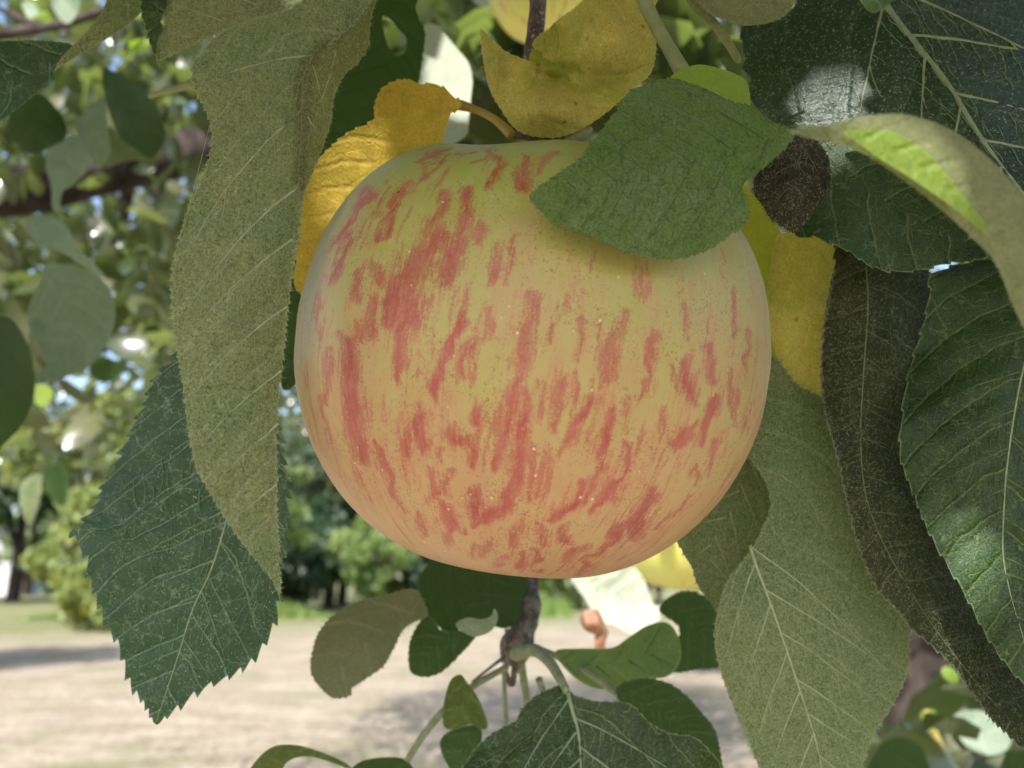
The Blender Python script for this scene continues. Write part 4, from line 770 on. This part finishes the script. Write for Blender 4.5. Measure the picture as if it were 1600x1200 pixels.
#@@TREES
# ------------------------------------------------------------------ foliage masses
def leaf_cloud(C, size, r, droop=.5, nrm=None):
    """C: centres (n,3) -> vertices, triangles, rnd per vertex; each leaf a small folded, curved blade"""
    n = len(C)
    base = np.array([(0,0,0),(.30,.28,-.04),(.30,-.28,-.04),(.30,0,.03),(.68,.26,-.10),(.68,-.26,-.10),(.68,0,-.02),(1.0,0,-.16)])
    tri = np.array([(0,1,3),(0,3,2),(1,4,3),(3,4,6),(3,6,5),(3,5,2),(4,7,6),(6,7,5)])
    yaw = r.uniform(0, 2*math.pi, n); pit = -r.normal(droop, .5, n); rol = r.normal(0, .7, n); s = size*r.uniform(.6, 1.25, n)
    cy, sy, cp, sp_, cr, sr = np.cos(yaw), np.sin(yaw), np.cos(pit), np.sin(pit), np.cos(rol), np.sin(rol)
    X = np.stack([cy*cp, sy*cp, sp_], 1); Y0 = np.stack([-sy, cy, 0*cy], 1); Z0 = np.cross(X, Y0)
    Y = Y0*cr[:, None]+Z0*sr[:, None]; Z = np.cross(X, Y)
    V = C[:, None] + s[:, None, None]*(base[None, :, 0, None]*X[:, None] + base[None, :, 1, None]*Y[:, None] + base[None, :, 2, None]*Z[:, None])
    F = (tri[None] + 8*np.arange(n)[:, None, None]).reshape(-1, 3)
    return V.reshape(-1, 3), F, np.repeat(r.random(n), 8)

M_crown = crown_mat('apple_tree_foliage', [(.018, .036, .010), (.035, .05, .018), (.06, .075, .032), (.14, .14, .08), (.03, .05, .015)], (.24, .32, .06), .35, .22, .9)
M_far1 = crown_mat('far_foliage_green', [(.055, .09, .03), (.12, .17, .05), (.25, .31, .11), (.08, .13, .045)], (.3, .5, .08), .35)
M_far2 = crown_mat('far_foliage_dark', [(.018, .040, .020), (.035, .068, .032), (.085, .125, .06)], (.14, .24, .06), .25)
M_far3 = crown_mat('far_foliage_yellow', [(.12, .18, .06), (.22, .26, .09), (.16, .24, .08), (.30, .27, .13)], (.5, .5, .08), .4)
M_trunk = plain_mat('tree_trunk_bark', (.03, .024, .02), (.075, .06, .05), 9, .9, .1, 1, .02, stretch=(1, 1, .3))

at = empty('apple_tree', (1.15, 2.4, 0), 'old apple tree whose trunk and leafy canopy surround the view', 'tree')
tb = P(1440, 1080, 2.5)
tube('trunk', [(tb[0]+.05, tb[1], -.1), (tb[0]+.02, tb[1], .5), tuple(tb), (tb[0]-.1, tb[1]+.05, 1.9), (tb[0]-.25, tb[1]+.1, 2.5), (tb[0]-.3, tb[1]+.1, 3.3)], [.19, .15, .13, .12, .09, .04], M_trunk, at, sides=18, bump=.05)
fork = np.array([tb[0]-.1, tb[1]+.05, 1.9])
tube('branch', [fork, P(900, 300, 2.3), P(600, 240, 2.0), P(330, 238, 1.75), P(160, 268, 1.6), P(0, 305, 1.5), P(-220, 340, 1.4)], [.09, .075, .055, .045, .042, .038, .03], M_bark2, at, sides=14, bump=.06)
tube('branch', [P(-40, 560, 3.4), P(170, 540, 3.0), P(270, 500, 2.7), P(480, 420, 2.5), P(760, 300, 2.4)], [.012, .022, .03, .04, .05], M_bark2, at, sides=10, bump=.05)
tube('branch', [P(262, 420, 2.0), P(285, 380, 1.9), P(262, 340, 1.9), P(255, 260, 1.75)], [.012, .014, .012, .014], M_bark2, at, sides=8)
tube('branch', [P(150, 430, 2.4), P(190, 350, 2.1), P(200, 260, 1.62)], [.012, .014, .014], M_bark2, at, sides=8)
tube('branch', [tuple(fork), (.6, 1.5, 2.5), (.2, .7, 2.6), (.03, .2, 2.3), (.015, .155, 1.9), tuple(P(842, -60, .176))], [.08, .05, .03, .016, .006, .0025], M_bark2, at, sides=10)
tube('branch', [tuple(fork), (.2, 2.9, 2.7), (-.7, 3.3, 3.1), (-1.8, 3.6, 3.2)], [.08, .06, .04, .02], M_bark2, at, sides=10)
tube('branch', [tuple(fork), (1.9, 2.2, 2.6), (2.6, 1.8, 3.0)], [.08, .05, .02], M_bark2, at, sides=10)

BASE_TRI = np.array([(0,1,3),(0,3,2),(1,4,3),(3,4,6),(3,6,5),(3,5,2),(4,7,6),(6,7,5)])
SUNLIT = [  # (px, py, depth, radius in metres) that the sun reaches
 (1272, 62, .155, .0032), (1292, 88, .154, .0045), (1330, 120, .153, .006), (1352, 148, .152, .0042), (1308, 150, .152, .0035), (1375, 165, .152, .002), (1254, 50, .155, .0018), (1250, 92, .154, .0016), (1262, 178, .152, .003), (1290, 184, .152, .002), (560, 262, .174, .0075), (1410, 250, .0905, .004), (1340, 215, .0905, .003), (1475, 300, .0905, .004), (1525, 345, .0905, .002), (720, 120, .27, .010), (715, 195, .27, .007), (960, 925, .42, .030), (1040, 950, .42, .012), (1060, 880, .45, .035),
 (1495, 850, .146, .0065), (1470, 800, .146, .003), (1560, 920, .146, .003), (850, -10, .42, .012), (811, 208, .167, .0012), (1040, 985, .215, .003), (934, 972, .3, .006),
 (46, 15, .6, .010), (104, 10, .55, .016), (68, 28, .62, .008), (216, 72, .6, .010), (70, 615, .6, .010), (146, 240, .37, .003), (88, 290, .38, .003), (1540, 1140, .5, .014), (1486, 1055, .45, .006), (1450, 1120, .5, .008), (40, 350, .39, .003), (560, 165, .205, .002)]
s = SUN; e1 = np.cross(s, [0, 0, 1.0]); e1 /= np.linalg.norm(e1); e2 = np.cross(s, e1)
def blocks(V3, extra=0.0):
    bad = np.zeros(len(V3), bool)
    for (a, b, d, rad) in SUNLIT:
        rel = V3-P(a, b, d); tq = rel@s; du, dv = rel@e1, rel@e2
        near = (np.hypot(du, dv).min(1) < rad+.12) & (tq.max(1) > .004); ix = np.where(near)[0]
        if not len(ix): continue
        for w in ((1, 0, 0), (.5, .5, 0), (.33, .33, .34), (0, .5, .5), (.5, 0, .5)):
            pu = du[ix][:, BASE_TRI]@np.array(w); pv = dv[ix][:, BASE_TRI]@np.array(w)
            bad[ix] |= ((np.hypot(pu, pv) < rad+extra) & (tq[ix][:, BASE_TRI].mean(2) > .004)).any(1)
    return bad
def cloud_mesh(V3, mat, parent):
    n = len(V3); mesh('crown', V3.reshape(-1, 3), (BASE_TRI[None]+8*np.arange(n)[:, None, None]).reshape(-1, 3), mat, None, parent, smooth=False, attrs={'rnd': np.repeat(r.random(n), 8)})
r = np.random.default_rng(11)
SKYGAP = [(0, 382, 24), (8, 60, 30), (90, 32, 10), (20, 742, 16), (185, 40, 8)]
def seen(V, m=60):
    x, y, z = proj(V); return (z > 0) & (x > -m) & (x < 1600+m) & (y > -m) & (y < 1200+m), x, y, z
# a) canopy volume
n = 36000
C = np.stack([r.uniform(-3.6, 3.8, n), r.uniform(-.15, 9.2, n), r.uniform(1.9, 4.6, n)], 1)
ell = ((C[:, 0]-.3)/3.9)**2 + ((C[:, 1]-2.9)/3.4)**2 + ((C[:, 2]-2.5)/2.1)**2
dens = np.array([mnoise.noise(Vector(c)*1.9) for c in C])
ell2 = ((C[:, 0]-.1)/2.5)**2 + ((C[:, 1]-6.6)/2.5)**2 + ((C[:, 2]-3.4)/1.3)**2
ok = ((ell < 1) & (dens > -.08)) | ((ell2 < 1) & (dens > -.25))
vis, x, y, z = seen(C, 120)
ok &= ~(vis & (z < 1.2)); ok &= ~((x > 380) & (x < 1700) & (y > 700) & vis & (C[:, 1] < 4))
# b) hanging foliage inside the view, behind the near leaves
def patch(n, x0, x1, y0, y1, d0, d1, ok2):
    X = r.uniform(x0, x1, n); Y = r.uniform(y0, y1, n); D = d0*(d1/d0)**r.random(n)
    Q = P(X, Y, D); return Q[ok2(X, Y, D)]
parts_ = [C[ok]]
lineY = lambda X: np.interp(X, [-200, 0, 160, 330, 520], [338, 305, 270, 240, 236])
clear = lambda X, Y, D: ~((np.abs(Y-lineY(X)) < 34+40/D) & (D < 1.75) & (r.random(len(X)) < .72))
parts_.append(patch(6800, -150, 520, -100, 620, 1.1, 4.2, lambda X, Y, D: (Y < 560-.2*X+90*np.sin(X*.03)) & clear(X, Y, D)))
mids = [patch(900, -120, 330, 470, 900, 3.0, 6.5, lambda X, Y, D: r.random(len(X)) < (930-Y)/380), patch(260, 420, 660, 540, 800, 3.0, 6.5, lambda X, Y, D: r.random(len(X)) < (800-Y)/260)]
parts_.append(patch(240, -150, 330, 480, 800, .9, 2.6, lambda X, Y, D: (r.random(len(X)) < (820-Y)/420) ))
parts_.append(patch(1300, 480, 1250, -150, 330, .55, 2.2, lambda X, Y, D: Y < 300))
parts_.append(patch(800, 1200, 1750, -100, 1250, .8, 2.2, lambda X, Y, D: ((X > 1240+(Y > 900)*60) & ~((X > 1370) & (Y > 930)))))
parts_.append(patch(60, 1380, 1600, 1060, 1250, .45, .9, lambda X, Y, D: (X+Y > 2520)))
q_ = np.stack([r.uniform(-2.2, 3.2, 34000), r.uniform(4.0, 9.2, 34000), r.uniform(2.1, 4.5, 34000)], 1)
q_ = q_[(((q_[:, 0]-.1)/2.6)**2+((q_[:, 1]-6.6)/2.5)**2+((q_[:, 2]-3.4)/1.2)**2 < 1) & (np.array([mnoise.noise(Vector(c)*1.1) for c in q_]) > -.33)]; mids.append(q_)
n_small = sum(len(q) for q in parts_[1:])
mids.append(patch(420, 1490, 1700, 980, 1260, 1.0, 2.2, lambda X, Y, D: X > 1480+(1200-Y)*.1)); mids.append(patch(60, 1370, 1500, 1120, 1260, .9, 1.5, lambda X, Y, D: X > 0))
C = np.vstack(parts_+mids)
x, y, z = proj(C)
ok = np.ones(len(C), bool)
for gx, gy, gr in SKYGAP: ok &= ~((z > 0) & (np.hypot(x-gx, y-gy) < gr + .03/np.maximum(z, .1)*FPX*.6))
x, y, z = proj(C); ok = ~((z > 0) & (z < 2.7) & (x > 1385) & (x < 1500) & (y > 960) & (y < 1110)); C = C[ok]
ok = slice(None)
C = C[ok]; LS = np.where(C[:, 1] < 3.2, .060, .080)
V3 = leaf_cloud(C, LS, r)[0].reshape(-1, 8, 3)
# sun flecks reaching some of the leaves at the back
x, y, z = proj(C); cand = np.where((z > .7) & (z < 7) & (((x > -20) & (x < 480) & (y > -20) & (y < 860)) | ((x > 500) & (x < 1180) & (y > -20) & (y < 200)) | ((x > 1380) & (x < 1600) & (y > 980) & (y < 1200))))[0]
FLECK = [(x[q], y[q], z[q]-.01, .008+.012*r.random()*z[q]) for q in r.permutation(cand)[:520]]
SUNLIT = SUNLIT + FLECK
cloud_mesh(V3[~blocks(V3)], M_crown, at)
# c) unseen leaves added above the view to shade the near leaves from the sun
cl = []
for (a, b, d) in [(-200,-100,.15),(1800,-100,.15),(-200,1350,.15),(1800,1350,.2),(-200,-100,.4),(1800,-100,.4),(-200,1350,.4),(1800,1350,.45)]:
    q = P(a, b, d); cl.append((q@e1, q@e2))
cl = np.array(cl); lo, hi = cl.min(0)-.02, cl.max(0)+.02
c0 = P(800, 600, .2)@s
def shade_leaves(uu, vv, t0, t1, size):
    tt = c0 + r.uniform(t0, t1, len(uu))
    V3 = leaf_cloud(uu[:, None]*e1 + vv[:, None]*e2 + tt[:, None]*s, size, r, droop=.25)[0].reshape(-1, 8, 3)
    zz = proj(V3.reshape(-1, 3))[2].reshape(-1, 8)
    bad = (seen(V3.reshape(-1, 3), 25)[0].reshape(-1, 8)).any(1)
    bad |= (V3[:, :, 2] < CAM[2]+.03).any(1)
    return V3[~(bad | blocks(V3))]
n = 5200
A = [shade_leaves(r.uniform(lo[0], hi[0], n), r.uniform(lo[1], hi[1], n), .16, 1.1, .055)]
for (a, b, d, rad) in SUNLIT:      # small added leaves closing the shade around each sun fleck
    if d > .3: continue
    q = P(a, b, d); k = 420; ang = r.uniform(0, 6.283, k); rr_ = rad + r.uniform(.003, .06, k)
    A.append(shade_leaves(q@e1+rr_*np.cos(ang), q@e2+rr_*np.sin(ang), .2, .9, .022))
cloud_mesh(np.vstack(A), M_crown, at)  # added sun-blocking leaves, stored beside the real crown

# far trees
def far_tree(label, x, y, hgt, rad, mat, n, lsize, trunk_h=2.0, group='trees beyond the lawn', seed=0, low=None, kind='tree'):
    r = np.random.default_rng(seed+100)
    root = empty(kind, (x, y, 0), label, kind, group)
    z0 = trunk_h if low is None else low
    tube('trunk', [(x, y, -.2), (x+.1, y, trunk_h), (x-.1, y+.1, hgt*.7)], [.28*hgt/9, .2*hgt/9, .05], M_trunk, root, sides=10, bump=.06)
    for q in range(4):
        a = r.uniform(0, 6.28); tube('branch', [(x, y, trunk_h*.9), (x+math.cos(a)*rad*.4, y+math.sin(a)*rad*.4, hgt*.5), (x+math.cos(a)*rad*.8, y+math.sin(a)*rad*.8, hgt*.66)], [.1, .06, .02], M_trunk, root, sides=6)
    # clumps
    k = 34; cc = r.normal(0, 1, (k, 3)); cc /= np.linalg.norm(cc, axis=1)[:, None]; cc *= r.uniform(.45, 1, k)[:, None]
    cz = (z0+hgt)/2; hz = (hgt-z0)/2
    cc = cc*np.array([rad*.85, rad*.85, hz*.85])+np.array([x, y, cz]); cr = r.uniform(.16, .34, k)*rad
    w = r.integers(0, k, n); dd = r.normal(0, 1, (n, 3)); dd /= np.linalg.norm(dd, axis=1)[:, None]; dd *= (r.random(n)**.4)[:, None]
    C = cc[w]+dd*cr[w][:, None]*np.array([1, 1, .8]); C = C[C[:, 2] > .15]
    V, F, R_ = leaf_cloud(C, lsize, r)
    cl = r.random(k)*.6; R_ = np.clip(R_*.4 + .0 + np.repeat(cl[w][:len(C)], 8), 0, 1)
    mesh('crown', V, F, mat, None, root, smooth=False, attrs={'rnd': R_})
def gx(px, y, py=900): return (px-800)/FPX*y
far_tree('yellow green tree with low skirts of foliage near the left, left of the saw-toothed leaf', gx(140, 27), 27, 8.5, 2.5, M_far3, 12000, .28, seed=1, low=.2)
far_tree('bright green tree between the long leaf and the saw-toothed leaf', gx(300, 30), 30, 8, 2.4, M_far1, 4200, .26, seed=2, low=.5)
far_tree('light green tree just right of the long leaf tip', gx(425, 31), 31, 6.2, 1.5, M_far1, 3200, .24, seed=3, low=1.6)
far_tree('dark green tree low behind the left side of the streaked apple', gx(520, 40), 40, 9, 3.6, M_far2, 8000, .32, seed=4, low=.2)
far_tree('leafy bright green tree below the lower left curve of the streaked apple', gx(585, 33), 33, 3.9, 1.7, M_far1, 3400, .22, seed=5, low=.6)
far_tree('dark tree behind the spur', gx(730, 42), 42, 10, 4.0, M_far2, 7000, .34, seed=6, low=.3)
far_tree('tall dark tree on the far left', gx(40, 46), 46, 12, 3.6, M_far2, 8000, .36, seed=7, trunk_h=2.6, low=2.2)
far_tree('tall dark tree at the left edge', gx(-90, 40), 40, 12, 4.0, M_far2, 6000, .36, seed=8, low=2.4)
far_tree('broad dark tree hidden mostly by the saw-toothed leaf', gx(230, 48), 48, 11, 4.5, M_far2, 7000, .36, seed=9, low=.4)
far_tree('dark tree far behind the long leaf', gx(380, 50), 50, 12, 4.5, M_far2, 6000, .38, seed=10, low=.3)
far_tree('far tree behind the big felted leaf', gx(1000, 44), 44, 10, 4.5, M_far2, 5000, .36, seed=11, low=.3)
far_tree('far tree behind the dark leaves on the right', gx(1350, 44), 44, 11, 5, M_far1, 5000, .36, seed=12, low=.3)
far_tree('small apple tree on the lawn casting the nearest shadow', 3.3, 12.5, 3.8, 2.3, M_crown, 5200, .16, trunk_h=1.2, seed=13, low=1.3, group='orchard trees')
far_tree('tree at the left edge of the lawn casting a shadow band', -10.0, 12.5, 6.2, 2.3, M_far1, 6000, .26, seed=14, low=1.8)
FARLAB = ['dark shrub just right of the hanging tip of the long leaf', 'bright shrub under the lower left curve of the streaked apple', 'dark shrub left of the nearly black leaf under the apple', 'tall green tree filling the gap left of the streaked apple',
 'dark shrub behind the tip of the long leaf', 'green shrub behind the middle of the saw-toothed leaf', 'dark shrub right behind the yellow green tree', 'dark shrub behind the spur twig', 'green shrub behind the white sunlit leaf', 'dark shrub behind the big felted leaf',
 'green shrub behind the right side leaves', 'low dark shrub beside the pale house', 'tall dark tree behind the lower left of the streaked apple', 'tall green tree just behind the long leaf', 'tall dark tree hidden behind the streaked apple', 'tall green tree rising over the pale house', 'yellow green shrub at the foot of the yellow green tree', 'low green shrub behind the lower edge of the saw-toothed leaf']
for i, (px, y, h_, rd, mt) in enumerate([(470, 36, 4.6, 2.6, M_far2), (600, 37, 4.2, 2.4, M_far1), (690, 36, 4.4, 2.2, M_far2), (540, 44, 8.5, 3.6, M_far1), (350, 36, 4.0, 2.4, M_far2), (230, 38, 4.4, 2.6, M_far1), (130, 44, 4.0, 2.6, M_far2), (800, 40, 4.5, 2.6, M_far2), (900, 38, 4.5, 2.6, M_far1), (1020, 40, 5, 3, M_far2), (1160, 40, 5, 3, M_far1), (-60, 52, 3.5, 3, M_far2), (640, 52, 11, 4.5, M_far2), (450, 54, 12, 4.5, M_far1), (820, 54, 12, 5, M_far2), (60, 58, 12, 4, M_far1), (175, 24.5, 2.3, 1.5, M_far3), (250, 25.5, 1.8, 1.3, M_far1)]):
    far_tree(FARLAB[i], gx(px, y), y, h_, rd, mt, 4200, .3, seed=30+i, low=.05 if h_ < 7 else .5, trunk_h=1.0 if h_ < 7 else 2.5, kind='shrub' if h_ < 7 else 'tree', group=['shrubs along the far edge of the lawn', 'second row of far trees'][h_ > 7])
# tall pale grass at the foot of the far trees
nt_g = 9000; gxv = r.uniform(-16, 2, nt_g); gyv = 31.5+r.normal(0, .5, nt_g)+.05*gxv; gh = r.uniform(.15, .8, nt_g)*(.6+.4*np.sin(gxv*1.3))
B = np.stack([gxv, gyv, 0*gxv], 1); dx = np.stack([r.normal(0, .05, nt_g), r.normal(0, .05, nt_g), 0*gxv], 1)+.02
V = np.stack([B-dx*.6, B+dx*.6, B+np.stack([r.normal(0, .12, nt_g), r.normal(0, .12, nt_g), gh.clip(.1)], 1)], 1).reshape(-1, 3)
g_ = mesh('tall_grass', V, np.arange(nt_g*3).reshape(-1, 3), crown_mat('grass_tufts', [(.12, .2, .05), (.2, .26, .07)], (.3, .4, .08)), smooth=False, attrs={'rnd': np.repeat(r.random(nt_g), 3)})
tag(g_, 'band of tall green grass along the foot of the far trees', 'grass', kind='stuff')

# white house far behind at the left edge
hb = empty('house', (gx(10, 60), 60, 0), 'pale house with a dark open garage far behind the trees at the left edge', 'house')
def box(name, c, s_, mat, parent):
    x, y, z = c; a, b, d = s_[0]/2, s_[1]/2, s_[2]/2
    V = [(x+i*a, y+j*b, z+k*d) for k in (-1, 1) for j in (-1, 1) for i in (-1, 1)]
    return mesh(name, V, [(0,2,3,1),(4,5,7,6),(0,1,5,4),(2,6,7,3),(0,4,6,2),(1,3,7,5)], mat, None, parent, smooth=False)
M_wall = plain_mat('house_wall', (.55, .52, .56), (.62, .6, .62), 2, .8, .1)
M_roof = plain_mat('house_roof', (.25, .24, .27), (.33, .32, .35), 3, .8, .1)
M_dark = plain_mat('garage_dark', (.02, .02, .025), (.03, .03, .035), 3, .6, .2)
hx = gx(10, 60)
box('wall', (hx-1.5, 60, 1.3), (8, 5, 2.6), M_wall, hb)
mesh('roof', [(hx-6, 57, 2.6), (hx+3, 57, 2.6), (hx+3, 63, 2.6), (hx-6, 63, 2.6), (hx-4.5, 60, 4.4), (hx+1.2, 60, 4.4)], [(0,1,5,4),(1,2,5),(2,3,4,5),(3,0,4),(0,3,2,1)], M_roof, None, hb, smooth=False)
box('garage_shade_panel', (hx+.4, 57.4, .95), (2.2, .3, 1.9), M_dark, hb)  # near-black panel stands in for the shade inside the open garage
box('window', (hx-3.2, 57.45, 1.5), (1.2, .2, 1.0), M_dark, hb)

# ------------------------------------------------------------------ ground
t = NT('dry_lawn'); tc = t.n('ShaderNodeTexCoord'); ob = tc.outputs['Object']
n1 = t.noise(ob, .5, 5, .65); n2 = t.noise(t.mapping(ob, (.6, 1.6, 1), rot=(0, 0, .25)), 1.6, 5, .7); n3 = t.noise(ob, 16, 4, .8)
c = t.mix(t.smooth(t.math('ADD', n2, t.math('MULTIPLY', t.math('SUBTRACT', n3, .5), 1.5)), .32, .68), (.25, .20, .14), (.46, .39, .295))
c = t.mix(t.math('MULTIPLY', t.smooth(n1, .48, .66), .6), c, (.20, .21, .10))
sp = t.n('ShaderNodeSeparateXYZ'); t.l(ob, sp.inputs[0])
far = t.smooth(t.math('SUBTRACT', sp.outputs[1], t.math('MULTIPLY', sp.outputs[0], .35)), 20, 32)
c = t.mix(t.math('MULTIPLY', far, .7), c, (.15, .18, .06))
pb = t.n('ShaderNodeBsdfPrincipled'); t.l(c, pb.inputs['Base Color']); pb.inputs['Roughness'].default_value = .9; pb.inputs['Specular IOR Level'].default_value = .1
bp = t.n('ShaderNodeBump'); bp.inputs['Strength'].default_value = 1; bp.inputs['Distance'].default_value = .05; t.l(t.math('ADD', n3, n2), bp.inputs['Height']); t.l(bp.outputs[0], pb.inputs['Normal'])
t.l(pb.outputs[0], t.out.inputs[0])
gr_ = 61; xs = np.linspace(-1, 1, gr_); xs = np.sign(xs)*np.abs(xs)**2.5*600
X, Y = np.meshgrid(xs, xs); Z = .12*np.sin(X*.11+1)*np.sin(Y*.09) * np.clip(np.hypot(X, Y)/15, 0, 1)
ii = np.arange(gr_*gr_).reshape(gr_, gr_)
F = np.stack([ii[:-1, :-1], ii[:-1, 1:], ii[1:, 1:], ii[1:, :-1]], -1).reshape(-1, 4)
tag(mesh('lawn', np.stack([X, Y, Z], -1).reshape(-1, 3), F, t.m, loc=(0, 0, 0)), kind='structure')
